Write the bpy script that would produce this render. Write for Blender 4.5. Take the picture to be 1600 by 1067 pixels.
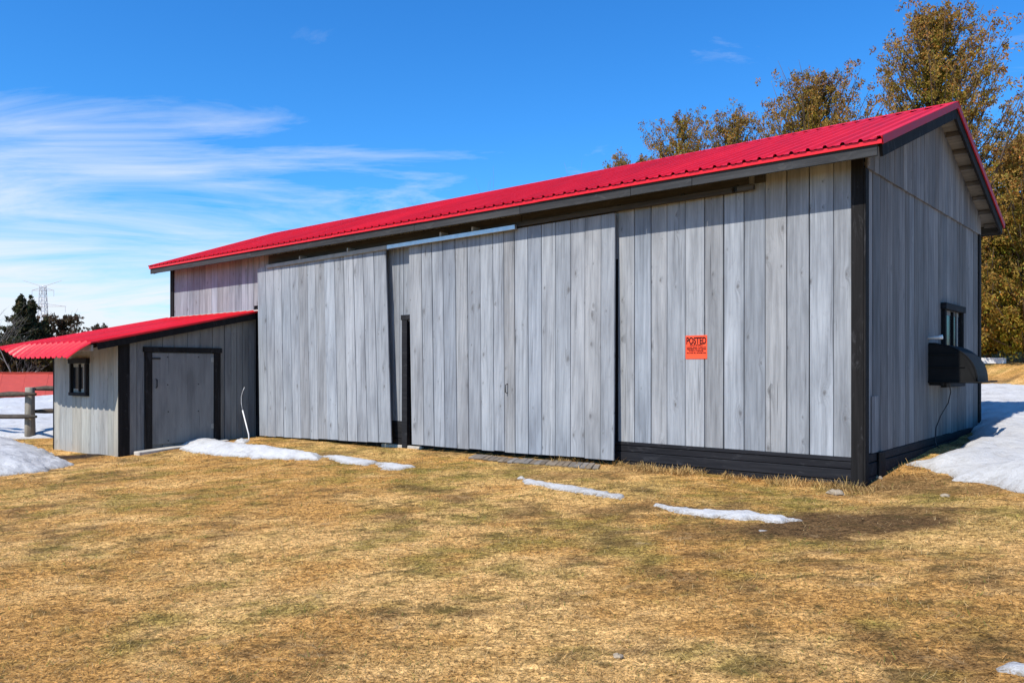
import bpy, math, random
import numpy as np
from mathutils import Vector, Matrix

scene = bpy.context.scene
for o in list(bpy.data.objects):
    bpy.data.objects.remove(o)
COL = scene.collection
R = math.radians

# ------------------------------------------------------------------ camera
FPX = 1261.0                       # focal length in photo pixels (1600 wide)
HOR = 575.0                        # horizon row
CX, CY, CZ = 3.06, -9.90, 1.318
YAW = math.atan2(1261.0, 1468.0)
cd = bpy.data.cameras.new('camera')
cam = bpy.data.objects.new('camera', cd)
COL.objects.link(cam)
cam.location = (CX, CY, CZ)
cam.rotation_euler = (R(90), 0, YAW)
cd.sensor_width = 36.0
cd.lens = 36.0 * FPX / 1600.0
cd.shift_y = (HOR - 533.5) / 1600.0
cd.clip_start = 0.05
cd.clip_end = 3000
scene.camera = cam
RX, RY = math.cos(YAW), math.sin(YAW)        # camera right
FX, FY = -math.sin(YAW), math.cos(YAW)       # camera forward

# ------------------------------------------------------------------ world
SUN_EL, SUN_AZ = R(50.0), R(2.0)             # azimuth measured from -Y towards -X
sund = Vector((-math.sin(SUN_AZ) * math.cos(SUN_EL), -math.cos(SUN_AZ) * math.cos(SUN_EL), math.sin(SUN_EL)))
w = bpy.data.worlds.new('World')
scene.world = w
w.use_nodes = True
wt = w.node_tree
for n in list(wt.nodes):
    wt.nodes.remove(n)


def N(t, kind, **kw):
    n = t.nodes.new(kind)
    for k, v in kw.items():
        if k.startswith('i_'):
            n.inputs[k[2:].replace('_', ' ')].default_value = v
        else:
            setattr(n, k, v)
    return n


def lk(t, a, b):
    t.links.new(a, b)


def math_(t, op, a, b=None, clamp=False):
    n = t.nodes.new('ShaderNodeMath')
    n.operation = op
    n.use_clamp = clamp
    for i, v in enumerate((a, b)):
        if v is None:
            continue
        if isinstance(v, (int, float)):
            n.inputs[i].default_value = v
        else:
            lk(t, v, n.inputs[i])
    return n.outputs[0]


def ramp(t, fac, stops, interp='LINEAR'):
    n = t.nodes.new('ShaderNodeValToRGB')
    cr = n.color_ramp
    cr.interpolation = interp
    while len(cr.elements) < len(stops):
        cr.elements.new(0.5)
    for e, (p, c) in zip(cr.elements, stops):
        e.position = p
        e.color = c if len(c) == 4 else (c[0], c[1], c[2], 1)
    lk(t, fac, n.inputs[0])
    return n.outputs[0]


def mixc(t, fac, a, b, mode='MIX'):
    n = t.nodes.new('ShaderNodeMix')
    n.data_type = 'RGBA'
    n.blend_type = mode
    for s, v in ((n.inputs[0], fac), (n.inputs[6], a), (n.inputs[7], b)):
        if isinstance(v, (int, float)):
            s.default_value = v
        elif isinstance(v, (tuple, list)):
            s.default_value = (v[0], v[1], v[2], 1)
        else:
            lk(t, v, s)
    return n.outputs[2]


sky = N(wt, 'ShaderNodeTexSky', sky_type='NISHITA', sun_disc=False, sun_elevation=SUN_EL,
        sun_rotation=R(180) + SUN_AZ, altitude=300, air_density=1.0, dust_density=0.5, ozone_density=2.5)
hs = N(wt, 'ShaderNodeHueSaturation', i_Saturation=1.28, i_Value=1.0)
lk(wt, sky.outputs[0], hs.inputs['Color'])
tint = mixc(wt, 1.0, hs.outputs[0], (0.68, 1.36, 1.80), 'MULTIPLY')
tc = N(wt, 'ShaderNodeTexCoord')
sep = N(wt, 'ShaderNodeSeparateXYZ')
lk(wt, tc.outputs['Generated'], sep.inputs[0])
# cirrus laid out on a flat layer overhead: x/z, y/z
zc = math_(wt, 'ADD', math_(wt, 'MAXIMUM', sep.outputs[2], 0.0), 0.13)
px_ = math_(wt, 'DIVIDE', sep.outputs[0], zc)
py_ = math_(wt, 'DIVIDE', sep.outputs[1], zc)
# streaks run along A, which lies across the view; B is depth
A_ = math_(wt, 'ADD', math_(wt, 'MULTIPLY', px_, 0.80), math_(wt, 'MULTIPLY', py_, 0.60))
B_ = math_(wt, 'ADD', math_(wt, 'MULTIPLY', px_, -0.60), math_(wt, 'MULTIPLY', py_, 0.80))
cmb = N(wt, 'ShaderNodeCombineXYZ')
lk(wt, math_(wt, 'MULTIPLY', A_, 0.62), cmb.inputs[0]); lk(wt, math_(wt, 'MULTIPLY', B_, 1.25), cmb.inputs[1])
cmb.inputs[2].default_value = 3.4
n1 = N(wt, 'ShaderNodeTexNoise', i_Scale=1.25, i_Detail=10.0, i_Roughness=0.64, i_Distortion=1.4)
lk(wt, cmb.outputs[0], n1.inputs['Vector'])
n2 = N(wt, 'ShaderNodeTexNoise', i_Scale=0.5, i_Detail=3.0)
lk(wt, cmb.outputs[0], n2.inputs['Vector'])
# a broad sheet of cirrus lies low to the west (-X) of the barn
west = ramp(wt, math_(wt, 'MULTIPLY', sep.outputs[0], -1.0), [(0.66, (0, 0, 0)), (0.97, (1, 1, 1))])
low = ramp(wt, sep.outputs[2], [(0.05, (1, 1, 1)), (0.34, (0, 0, 0))])
dens = math_(wt, 'ADD', math_(wt, 'MULTIPLY', n1.outputs[0], 0.75), math_(wt, 'MULTIPLY', n2.outputs[0], 0.35))
dens = math_(wt, 'ADD', dens, math_(wt, 'MULTIPLY', math_(wt, 'MULTIPLY', west, low), 0.52))
cl = ramp(wt, dens, [(0.62, (0, 0, 0)), (1.04, (0.95, 0.95, 0.95))])
cloud = mixc(wt, cl, tint, (7.2, 7.7, 8.4))
bg = N(wt, 'ShaderNodeBackground', i_Strength=0.10)
lk(wt, cloud, bg.inputs[0])
out = N(wt, 'ShaderNodeOutputWorld')
lk(wt, bg.outputs[0], out.inputs[0])

# ------------------------------------------------------------------ sun
sl = bpy.data.lights.new('sun', 'SUN')
sl.energy = 5.0
sl.angle = R(0.55)
sl.color = (1.0, 0.94, 0.85)
so = bpy.data.objects.new('sun', sl)
COL.objects.link(so)
so.location = (-5, -30, 40)
so.rotation_euler = sund.to_track_quat('Z', 'Y').to_euler()

scene.view_settings.view_transform = 'Standard'
scene.view_settings.look = 'None'
scene.view_settings.exposure = 0.28
scene.view_settings.gamma = 1.0
scene.view_settings.use_curve_mapping = False

# ------------------------------------------------------------------ numpy noise
_rs = np.random.RandomState(7)
_T = _rs.rand(256, 256)


def vnoise(x, y, seed=0):
    x = np.asarray(x, float) + seed * 17.31
    y = np.asarray(y, float) + seed * 9.77
    xi = np.floor(x).astype(int); yi = np.floor(y).astype(int)
    fx = x - xi; fy = y - yi
    fx = fx * fx * (3 - 2 * fx); fy = fy * fy * (3 - 2 * fy)
    a = _T[xi & 255, yi & 255]; b = _T[(xi + 1) & 255, yi & 255]
    c = _T[xi & 255, (yi + 1) & 255]; d = _T[(xi + 1) & 255, (yi + 1) & 255]
    return (a * (1 - fx) + b * fx) * (1 - fy) + (c * (1 - fx) + d * fx) * fy


def fbm(x, y, seed=0, oct=4):
    s = 0; a = 0.5; t = 0
    x = np.asarray(x, float); y = np.asarray(y, float)
    for i in range(oct):
        s = s + a * vnoise(x, y, seed + i * 3); t += a
        c_, s_ = 0.8, 0.6
        x, y = (x * c_ - y * s_) * 2.03, (x * s_ + y * c_) * 2.03
        a *= 0.5
    return s / t


def sstep(a, b, x):
    t = np.clip((np.asarray(x, float) - a) / (b - a), 0, 1)
    return t * t * (3 - 2 * t)


def terrain(x, y):
    x = np.asarray(x, float); y = np.asarray(y, float)
    xc = np.clip(x, -60, 60); yc = np.clip(y, -40, 30)
    z = 0.015 * xc + 0.043 * yc
    z = z + 0.068 * np.clip(yc - 8.5, 0, 16) * sstep(-45, -20, x)
    # left of the lean-to the ground dips a little more in front of it
    z = z - 0.10 * np.exp(-((x + 14.5) / 3.0) ** 2 - ((y + 3.6) / 1.6) ** 2)
    z = z - 0.075 * np.exp(-((x + 0.6) / 2.2) ** 2 - ((y + 0.3) / 1.3) ** 2)
    z = z - 2.6 * sstep(-43.5, -50, x)
    z = z + (fbm(x * 0.35, y * 0.35, 3, 3) - 0.5) * 0.10 + (fbm(x * 1.7, y * 1.7, 5, 3) - 0.5) * 0.035
    return z


def ray(u, v):
    a = (u - 800.0) / FPX; b = (HOR - v) / FPX
    return np.array([a * RX + FX, a * RY + FY, b])


def fw(u, v, y=0.0):
    d = ray(u, v); t = (y - CY) / d[1]
    return CX + d[0] * t, CZ + d[2] * t


def gw(u, v, x=0.0):
    d = ray(u, v); t = (x - CX) / d[0]
    return CY + d[1] * t, CZ + d[2] * t


def at(u, v, Z):
    d = ray(u, v)
    return CX + d[0] * Z, CY + d[1] * Z, CZ + d[2] * Z


def gnd(u, v):
    d = ray(u, v)
    lo = None
    for Z in np.arange(2.0, 90, 0.05):
        p = (CX + d[0] * Z, CY + d[1] * Z, CZ + d[2] * Z)
        if p[2] <= float(terrain(p[0], p[1])):
            return p[0], p[1]
    return p[0], p[1]


# ------------------------------------------------------------------ object helpers
def link(name, me, parent=None, loc=(0, 0, 0), rot=(0, 0, 0)):
    o = bpy.data.objects.new(name, me)
    COL.objects.link(o)
    o.location = loc
    o.rotation_euler = rot
    if parent is not None:
        o.parent = parent
    return o


def mesh(name, verts, faces, mat, smooth=False):
    me = bpy.data.meshes.new(name)
    me.from_pydata([tuple(map(float, v)) for v in verts], [], faces)
    if mat is not None:
        me.materials.append(mat)
    if smooth:
        me.polygons.foreach_set('use_smooth', [True] * len(me.polygons))
    me.update()
    return me


def npmesh(name, co, faces_flat, nper, mat, col=None, smooth=False):
    """co (n,3), faces_flat int array with nper verts for each face, col (n,3) point colour"""
    me = bpy.data.meshes.new(name)
    nf = len(faces_flat) // nper
    me.vertices.add(len(co)); me.vertices.foreach_set('co', np.asarray(co, np.float32).ravel())
    me.loops.add(len(faces_flat)); me.loops.foreach_set('vertex_index', np.asarray(faces_flat, np.int32))
    me.polygons.add(nf)
    me.polygons.foreach_set('loop_start', np.arange(0, nf * nper, nper, dtype=np.int32))
    me.polygons.foreach_set('loop_total', np.full(nf, nper, np.int32))
    if smooth:
        me.polygons.foreach_set('use_smooth', np.ones(nf, bool))
    if col is not None:
        a = me.color_attributes.new('tone', 'FLOAT_COLOR', 'POINT')
        c4 = np.ones((len(co), 4), np.float32); c4[:, :col.shape[1]] = col
        a.data.foreach_set('color', c4.ravel())
    me.materials.append(mat)
    me.update(calc_edges=True)
    return me


def empty(name, loc=(0, 0, 0), rot=(0, 0, 0)):
    o = bpy.data.objects.new(name, None)
    COL.objects.link(o)
    o.location = loc
    o.rotation_euler = rot
    o.empty_display_size = 0.3
    return o


def tag(o, label=None, cat=None, group=None, kind=None):
    if label: o['label'] = label
    if cat: o['category'] = cat
    if group: o['group'] = group
    if kind: o['kind'] = kind
    return o


BOXF = [(0, 3, 2, 1), (4, 5, 6, 7), (0, 1, 5, 4), (1, 2, 6, 5), (2, 3, 7, 6), (3, 0, 4, 7)]


def boxv(x0, x1, y0, y1, z0, z1):
    return [(x0, y0, z0), (x1, y0, z0), (x1, y1, z0), (x0, y1, z0), (x0, y0, z1), (x1, y0, z1), (x1, y1, z1), (x0, y1, z1)]


def box(name, parent, x0, x1, y0, y1, z0, z1, mat, bev=0.004):
    """axis aligned box with bevelled edges, origin at its own centre"""
    cx, cy, cz = (x0 + x1) / 2, (y0 + y1) / 2, (z0 + z1) / 2
    hx, hy, hz = abs(x1 - x0) / 2, abs(y1 - y0) / 2, abs(z1 - z0) / 2
    me = bevbox(name, hx, hy, hz, min(bev, hx * .4, hy * .4, hz * .4), mat)
    return link(name, me, parent, (cx, cy, cz))


def bevbox(name, hx, hy, hz, b, mat):
    vs = []; idx = {}
    S = (-1, 1)
    for sx in S:
        for sy in S:
            for sz in S:
                for ax in range(3):
                    v = [sx * (hx - b), sy * (hy - b), sz * (hz - b)]
                    h = (hx, hy, hz)[ax]
                    v[ax] = (sx, sy, sz)[ax] * h
                    idx[(sx, sy, sz, ax)] = len(vs); vs.append(v)
    F = []

    def face(l):
        c = sum((Vector(vs[i]) for i in l), Vector()) / len(l)
        n = (Vector(vs[l[1]]) - Vector(vs[l[0]])).cross(Vector(vs[l[2]]) - Vector(vs[l[1]]))
        F.append(tuple(l) if n.dot(c) > 0 else tuple(reversed(l)))
    for s in S:
        face([idx[(s, a, c, 0)] for a, c in ((-1, -1), (1, -1), (1, 1), (-1, 1))])
        face([idx[(a, s, c, 1)] for a, c in ((-1, -1), (1, -1), (1, 1), (-1, 1))])
        face([idx[(a, c, s, 2)] for a, c in ((-1, -1), (1, -1), (1, 1), (-1, 1))])
    for a in S:
        for c in S:
            face([idx[(a, c, -1, 0)], idx[(a, c, 1, 0)], idx[(a, c, 1, 1)], idx[(a, c, -1, 1)]])
            face([idx[(a, -1, c, 0)], idx[(a, 1, c, 0)], idx[(a, 1, c, 2)], idx[(a, -1, c, 2)]])
            face([idx[(-1, a, c, 1)], idx[(1, a, c, 1)], idx[(1, a, c, 2)], idx[(-1, a, c, 2)]])
    for a in S:
        for c in S:
            for e in S:
                face([idx[(a, c, e, 0)], idx[(a, c, e, 1)], idx[(a, c, e, 2)]])
    return mesh(name, vs, F, mat)


def beam(name, parent, p, q, wd, th, mat, up=(0, 0, 1), bev=0.003):
    """bar from p to q; wd measured along 'up', th across"""
    p = Vector(p); q = Vector(q)
    d = q - p; L = d.length; d.normalize()
    u = Vector(up); u = (u - d * u.dot(d)).normalized()
    s = d.cross(u)
    me = bevbox(name, L / 2, th / 2, wd / 2, min(bev, th * .4, wd * .4), mat)
    m = Matrix((d, s, u)).transposed().to_4x4() if False else Matrix(((d.x, -s.x, u.x), (d.y, -s.y, u.y), (d.z, -s.z, u.z))).to_4x4()
    o = bpy.data.objects.new(name, me); COL.objects.link(o)
    m.translation = (p + q) / 2
    o.matrix_world = m
    if parent is not None:
        o.parent = parent
        o.matrix_parent_inverse = Matrix.Identity(4)
        loc, rot, sc = (parent.matrix_basis.inverted() @ m).decompose() if parent.parent is None else m.decompose()
        o.location = loc; o.rotation_euler = rot.to_euler()
    return o


def board(name, parent, quad, th, mat, loc, rotz=0.0, ch=0.006):
    """upright board. quad = [(x,z) bl, br, tr, tl] in local face coords, front face looks to local -Y.
    four-cornered front face with chamfered long edges, origin at the foot"""
    (a, b_), (c, d_), (e, f_), (g, h_) = quad
    cx = (a + c) / 2; cz = min(b_, d_)
    V = []
    for (x0, z0, x1, z1) in ((a, b_, c, d_), (g, h_, e, f_)):
        ux = ch if x1 > x0 else -ch
        V += [(x0 - cx, 0, z0 - cz), (x0 - cx, -th + ch, z0 - cz), (x0 - cx + ux, -th, z0 - cz),
              (x1 - cx - ux, -th, z1 - cz), (x1 - cx, -th + ch, z1 - cz), (x1 - cx, 0, z1 - cz)]
    F = [(5, 4, 3, 2, 1, 0), (6, 7, 8, 9, 10, 11)]
    for i in range(5):
        F.append((i, i + 1, i + 7, i + 6))
    F.append((5, 0, 6, 11))
    me = mesh(name, V, F, mat)
    c_, s_ = math.cos(rotz), math.sin(rotz)
    lx, ly, lz = loc
    return link(name, me, parent, (lx + cx * c_, ly + cx * s_, lz + cz), (0, 0, rotz))


def tubev(path, radii, n=8, cap=True):
    V = []; F = []
    P = [Vector(p) for p in path]
    pu = Vector((0, 0, 1))
    for i, p in enumerate(P):
        t = (P[min(i + 1, len(P) - 1)] - P[max(i - 1, 0)]).normalized()
        u = pu - t * pu.dot(t)
        if u.length < 1e-3:
            u = Vector((1, 0, 0)) - t * t.x
        u.normalize(); s = t.cross(u); pu = u
        for k in range(n):
            a = 2 * math.pi * k / n
            V.append(p + (u * math.cos(a) + s * math.sin(a)) * radii[i])
    for i in range(len(P) - 1):
        for k in range(n):
            k2 = (k + 1) % n
            F.append((i * n + k, i * n + k2, (i + 1) * n + k2, (i + 1) * n + k))
    if cap:
        F.append(tuple(reversed(range(n)))); F.append(tuple(range((len(P) - 1) * n, len(P) * n)))
    return V, F


def tube(name, parent, path, radii, mat, n=8, smooth=True):
    if not isinstance(radii, (list, tuple)):
        radii = [radii] * len(path)
    b = Vector(path[0])
    V, F = tubev([Vector(p) - b for p in path], radii, n)
    return link(name, mesh(name, V, F, mat, smooth), parent, b)


# ------------------------------------------------------------------ materials
def mat_base(name):
    m = bpy.data.materials.new(name)
    m.use_nodes = True
    t = m.node_tree
    for n in list(t.nodes):
        t.nodes.remove(n)
    o = N(t, 'ShaderNodeOutputMaterial')
    b = N(t, 'ShaderNodeBsdfPrincipled')
    lk(t, b.outputs[0], o.inputs[0])
    return m, t, b


def bump(t, b, h, strength=0.3, dist=0.01):
    n = N(t, 'ShaderNodeBump', i_Strength=strength, i_Distance=dist)
    lk(t, h, n.inputs['Height'])
    lk(t, n.outputs[0], b.inputs['Normal'])


def wood(name, c0, c1, c2, knots=1.0, tintv=0.16, axis='z', rough=0.85, stain=(0.10, 0.09, 0.08), stain_amt=0.5, spec=0.2):
    """weathered boards: vertical grain, broad stains, knots and checks; each board has its own offset and tone"""
    m, t, b = mat_base(name)
    tcn = N(t, 'ShaderNodeTexCoord')
    oi = N(t, 'ShaderNodeObjectInfo')
    off = N(t, 'ShaderNodeVectorMath', operation='SCALE'); off.inputs[0].default_value = (31.0, 17.0, 47.0)
    lk(t, oi.outputs['Random'], off.inputs['Scale'])
    add = N(t, 'ShaderNodeVectorMath', operation='ADD')
    lk(t, tcn.outputs['Object'], add.inputs[0]); lk(t, off.outputs[0], add.inputs[1])

    def mapped(sx, sz):
        mpn = N(t, 'ShaderNodeMapping')
        mpn.inputs['Scale'].default_value = (sx, sx, sz) if axis == 'z' else (sz, sx, sx)
        lk(t, add.outputs[0], mpn.inputs[0])
        return mpn.outputs[0]
    # knots
    vo = N(t, 'ShaderNodeTexVoronoi', feature='F1', voronoi_dimensions='2D', i_Scale=1.0)
    sp_ = N(t, 'ShaderNodeSeparateXYZ'); lk(t, mapped(6.0, 2.9), sp_.inputs[0])
    wob_ = N(t, 'ShaderNodeTexNoise', i_Scale=1.0, i_Detail=3.0); lk(t, mapped(30.0, 12.0), wob_.inputs['Vector'])
    cx_ = N(t, 'ShaderNodeCombineXYZ')
    lk(t, math_(t, 'ADD', sp_.outputs[0], math_(t, 'MULTIPLY', wob_.outputs[0], 0.22)), cx_.inputs[0]); lk(t, math_(t, 'ADD', sp_.outputs[2], math_(t, 'MULTIPLY', wob_.outputs[0], 0.16)), cx_.inputs[1])
    lk(t, cx_.outputs[0], vo.inputs['Vector'])
    sepc = N(t, 'ShaderNodeSeparateColor'); lk(t, vo.outputs['Color'], sepc.inputs[0])
    has = math_(t, 'GREATER_THAN', sepc.outputs[0], 0.78)
    kd = math_(t, 'DIVIDE', vo.outputs['Distance'], math_(t, 'ADD', math_(t, 'MULTIPLY', math_(t, 'POWER', sepc.outputs[1], 2.0), 1.5), 0.35))
    # grain, bent round the knots
    kbend = math_(t, 'MULTIPLY', has, math_(t, 'POWER', math_(t, 'SUBTRACT', 1.0, kd, True), 6.0))
    n_f = N(t, 'ShaderNodeTexNoise', i_Scale=1.0, i_Detail=7.0, i_Roughness=0.62, i_Distortion=0.25)
    v1 = N(t, 'ShaderNodeVectorMath', operation='ADD')
    lk(t, mapped(26.0, 1.1), v1.inputs[0])
    cmbn = N(t, 'ShaderNodeCombineXYZ'); lk(t, math_(t, 'MULTIPLY', kbend, 3.0), cmbn.inputs[0 if axis == 'z' else 2]); lk(t, cmbn.outputs[0], v1.inputs[1])
    lk(t, v1.outputs[0], n_f.inputs['Vector'])
    n_b = N(t, 'ShaderNodeTexNoise', i_Scale=1.0, i_Detail=4.0, i_Roughness=0.6)
    lk(t, mapped(3.6, 0.8), n_b.inputs['Vector'])
    n_s = N(t, 'ShaderNodeTexNoise', i_Scale=1.0, i_Detail=5.0, i_Roughness=0.65, i_Distortion=0.6)
    lk(t, mapped(9.0, 0.55), n_s.inputs['Vector'])
    col = ramp(t, n_f.outputs[0], [(0.18, c0), (0.5, c1), (0.82, c2)])
    # tone of each board
    br = math_(t, 'ADD', math_(t, 'MULTIPLY', oi.outputs['Random'], 2 * tintv), 1.0 - tintv)
    hv = N(t, 'ShaderNodeHueSaturation'); lk(t, col, hv.inputs['Color']); lk(t, br, hv.inputs['Value'])
    rnd2 = math_(t, 'FRACT', math_(t, 'MULTIPLY', oi.outputs['Random'], 13.7))
    lk(t, math_(t, 'ADD', math_(t, 'MULTIPLY', rnd2, 0.8), 0.6), hv.inputs['Saturation'])
    col = hv.outputs[0]
    rnd3 = math_(t, 'FRACT', math_(t, 'MULTIPLY', oi.outputs['Random'], 71.3))
    col = mixc(t, 1.0, col, mixc(t, rnd3, (0.955, 1.0, 1.045), (1.01, 1.0, 0.985)), 'MULTIPLY')
    # broad blotches and streaks
    bl = ramp(t, n_b.outputs[0], [(0.30, (0.72, 0.72, 0.73)), (0.52, (1, 1, 1)), (0.74, (1.15, 1.14, 1.13))])
    col = mixc(t, 1.0, col, bl, 'MULTIPLY')
    stf = ramp(t, n_s.outputs[0], [(0.58, (0, 0, 0)), (0.78, (1, 1, 1))])
    col = mixc(t, math_(t, 'MULTIPLY', stf, stain_amt), col, mixc(t, 0.5, stain, col))
    n_g = N(t, 'ShaderNodeTexNoise', i_Scale=1.0, i_Detail=6.0, i_Roughness=0.7, i_Distortion=1.2)
    lk(t, mapped(11.0, 3.6), n_g.inputs['Vector'])
    sm_ = ramp(t, n_g.outputs[0], [(0.57, (0, 0, 0)), (0.75, (1, 1, 1))])
    col = mixc(t, math_(t, 'MULTIPLY', sm_, 0.55), col, mixc(t, 0.4, (0.12, 0.12, 0.125), col))
    # knots: dark heart, pale halo
    if knots > 0:
        kf = ramp(t, kd, [(0.035, (1, 1, 1)), (0.10, (0.25, 0.25, 0.25)), (0.2, (0, 0, 0))])
        wave = math_(t, 'MULTIPLY', math_(t, 'ADD', math_(t, 'SINE', math_(t, 'MULTIPLY', kd, 85.0)), 1.0), 0.5)
        ringm = ramp(t, kd, [(0.05, (0.5, 0.5, 0.5)), (0.3, (0, 0, 0))])
        f = math_(t, 'MULTIPLY', has, math_(t, 'MAXIMUM', kf, math_(t, 'MULTIPLY', ringm, wave)))
        # bump wobble so that rings are not perfect
        f = math_(t, 'MULTIPLY', f, math_(t, 'ADD', 0.25, n_f.outputs[0], True))
        col = mixc(t, math_(t, 'MULTIPLY', f, 0.95 * knots), col, (0.085, 0.082, 0.08))
    # drying checks
    n_c = N(t, 'ShaderNodeTexNoise', i_Scale=1.0, i_Detail=2.0)
    lk(t, mapped(38.0, 0.65), n_c.inputs['Vector'])
    ck = ramp(t, n_c.outputs[0], [(0.285, (1, 1, 1)), (0.33, (0, 0, 0))])
    col = mixc(t, math_(t, 'MULTIPLY', ck, 0.6), col, (0.05, 0.05, 0.055))
    lk(t, col, b.inputs['Base Color'])
    b.inputs['Roughness'].default_value = rough
    b.inputs['Specular IOR Level'].default_value = spec
    bump(t, b, math_(t, 'SUBTRACT', n_f.outputs[0], math_(t, 'MULTIPLY', ck, 0.6)), 0.35, 0.006)
    return m


def plain(name, c, rough=0.6, spec=0.4, metal=0.0, var=0.15, scale=3.0, bumps=0.15, fine=60.0, coat=0.0):
    m, t, b = mat_base(name)
    tcn = N(t, 'ShaderNodeTexCoord')
    n_ = N(t, 'ShaderNodeTexNoise', i_Scale=scale, i_Detail=6.0, i_Roughness=0.6)
    lk(t, tcn.outputs['Object'], n_.inputs['Vector'])
    nf = N(t, 'ShaderNodeTexNoise', i_Scale=fine, i_Detail=3.0)
    lk(t, tcn.outputs['Object'], nf.inputs['Vector'])
    lo = tuple(v * (1 - var) for v in c); hi = tuple(min(1, v * (1 + var)) for v in c)
    col = ramp(t, n_.outputs[0], [(0.3, lo), (0.7, hi)])
    lk(t, col, b.inputs['Base Color'])
    lk(t, math_(t, 'ADD', rough - 0.08, math_(t, 'MULTIPLY', n_.outputs[0], 0.16), True), b.inputs['Roughness'])
    b.inputs['Metallic'].default_value = metal
    b.inputs['Specular IOR Level'].default_value = spec
    b.inputs['Coat Weight'].default_value = coat
    if bumps:
        bump(t, b, nf.outputs[0], bumps, 0.004)
    return m


M = {}
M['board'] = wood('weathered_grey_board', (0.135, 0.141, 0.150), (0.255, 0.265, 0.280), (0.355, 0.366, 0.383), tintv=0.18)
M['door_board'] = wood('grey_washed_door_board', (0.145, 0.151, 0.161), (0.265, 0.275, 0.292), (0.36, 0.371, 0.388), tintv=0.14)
M['gable_board'] = wood('shade_darkened_gable_board', (0.09, 0.085, 0.082), (0.16, 0.151, 0.146), (0.26, 0.247, 0.24), tintv=0.24, knots=0.6)  # darker than the front boards: the gable's shade is put into the colour
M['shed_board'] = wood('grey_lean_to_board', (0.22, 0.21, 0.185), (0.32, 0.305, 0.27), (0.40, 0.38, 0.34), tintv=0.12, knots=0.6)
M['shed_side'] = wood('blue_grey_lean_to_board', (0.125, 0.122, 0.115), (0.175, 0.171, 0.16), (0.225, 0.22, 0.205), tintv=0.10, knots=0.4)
M['plywood'] = wood('grey_plywood', (0.155, 0.148, 0.138), (0.195, 0.187, 0.174), (0.235, 0.226, 0.21), tintv=0.03, knots=0.0, stain_amt=0.3)
M['fascia'] = wood('charcoal_fascia', (0.022, 0.022, 0.023), (0.040, 0.040, 0.041), (0.066, 0.066, 0.066), axis='x', knots=0.4, tintv=0.15)
M['black_wood'] = wood('black_painted_wood', (0.010, 0.010, 0.011), (0.017, 0.017, 0.019), (0.028, 0.028, 0.03), axis='x', knots=0.0, tintv=0.15, rough=0.8, stain_amt=0.1, spec=0.1)
M['black_trim'] = wood('black_trim_wood', (0.008, 0.0077, 0.0077), (0.014, 0.013, 0.0127), (0.025, 0.023, 0.0225), knots=0.0, tintv=0.1, rough=0.8, stain_amt=0.1, spec=0.1)
M['grey_header'] = wood('grey_header_wood', (0.03, 0.027, 0.024), (0.058, 0.053, 0.048), (0.10, 0.092, 0.083), axis='x', knots=0.4)  # grey wood, darkened further so its colour deepens the eave shadow
M['raw_wood'] = wood('raw_brown_wood', (0.10, 0.080, 0.062), (0.18, 0.150, 0.12), (0.26, 0.22, 0.18), axis='x', knots=0.5)
M['fence_wood'] = wood('split_rail_wood', (0.15, 0.125, 0.095), (0.27, 0.23, 0.18), (0.38, 0.34, 0.28), knots=0.3)
M['fence_rail'] = wood('split_rail_bar', (0.04, 0.031, 0.024), (0.075, 0.06, 0.047), (0.13, 0.105, 0.085), axis='x', knots=0.3)
M['osb'] = wood('strand_board', (0.12, 0.10, 0.08), (0.21, 0.18, 0.145), (0.29, 0.25, 0.20), axis='x', knots=0.2)
M['dark'] = plain('dark_inner_wall', (0.018, 0.018, 0.02), 0.9, 0.1)
def red_steel():
    m, t, b = mat_base('red_painted_steel')
    tcn = N(t, 'ShaderNodeTexCoord'); oi = N(t, 'ShaderNodeObjectInfo')
    mp_ = N(t, 'ShaderNodeMapping'); mp_.inputs['Scale'].default_value = (7.0, 0.7, 1.0)
    lk(t, tcn.outputs['Object'], mp_.inputs[0])
    ad = N(t, 'ShaderNodeVectorMath', operation='ADD'); sc_ = N(t, 'ShaderNodeVectorMath', operation='SCALE'); sc_.inputs[0].default_value = (19, 23, 7)
    lk(t, oi.outputs['Random'], sc_.inputs['Scale']); lk(t, mp_.outputs[0], ad.inputs[0]); lk(t, sc_.outputs[0], ad.inputs[1])
    n_ = N(t, 'ShaderNodeTexNoise', i_Scale=1.0, i_Detail=6.0, i_Roughness=0.65); lk(t, ad.outputs[0], n_.inputs['Vector'])
    col = ramp(t, n_.outputs[0], [(0.28, (0.40, 0.006, 0.010)), (0.5, (0.55, 0.004, 0.011)), (0.74, (0.62, 0.012, 0.022))])
    hv = N(t, 'ShaderNodeHueSaturation'); lk(t, col, hv.inputs['Color'])
    lk(t, math_(t, 'ADD', math_(t, 'MULTIPLY', oi.outputs['Random'], 0.2), 0.9), hv.inputs['Value'])
    lk(t, hv.outputs[0], b.inputs['Base Color'])
    lk(t, math_(t, 'ADD', 0.34, math_(t, 'MULTIPLY', n_.outputs[0], 0.22)), b.inputs['Roughness'])
    b.inputs['Specular IOR Level'].default_value = 0.36
    n2_ = N(t, 'ShaderNodeTexNoise', i_Scale=2.2, i_Detail=2.0); lk(t, tcn.outputs['Object'], n2_.inputs['Vector'])
    bump(t, b, n2_.outputs[0], 0.25, 0.02)
    return m


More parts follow.
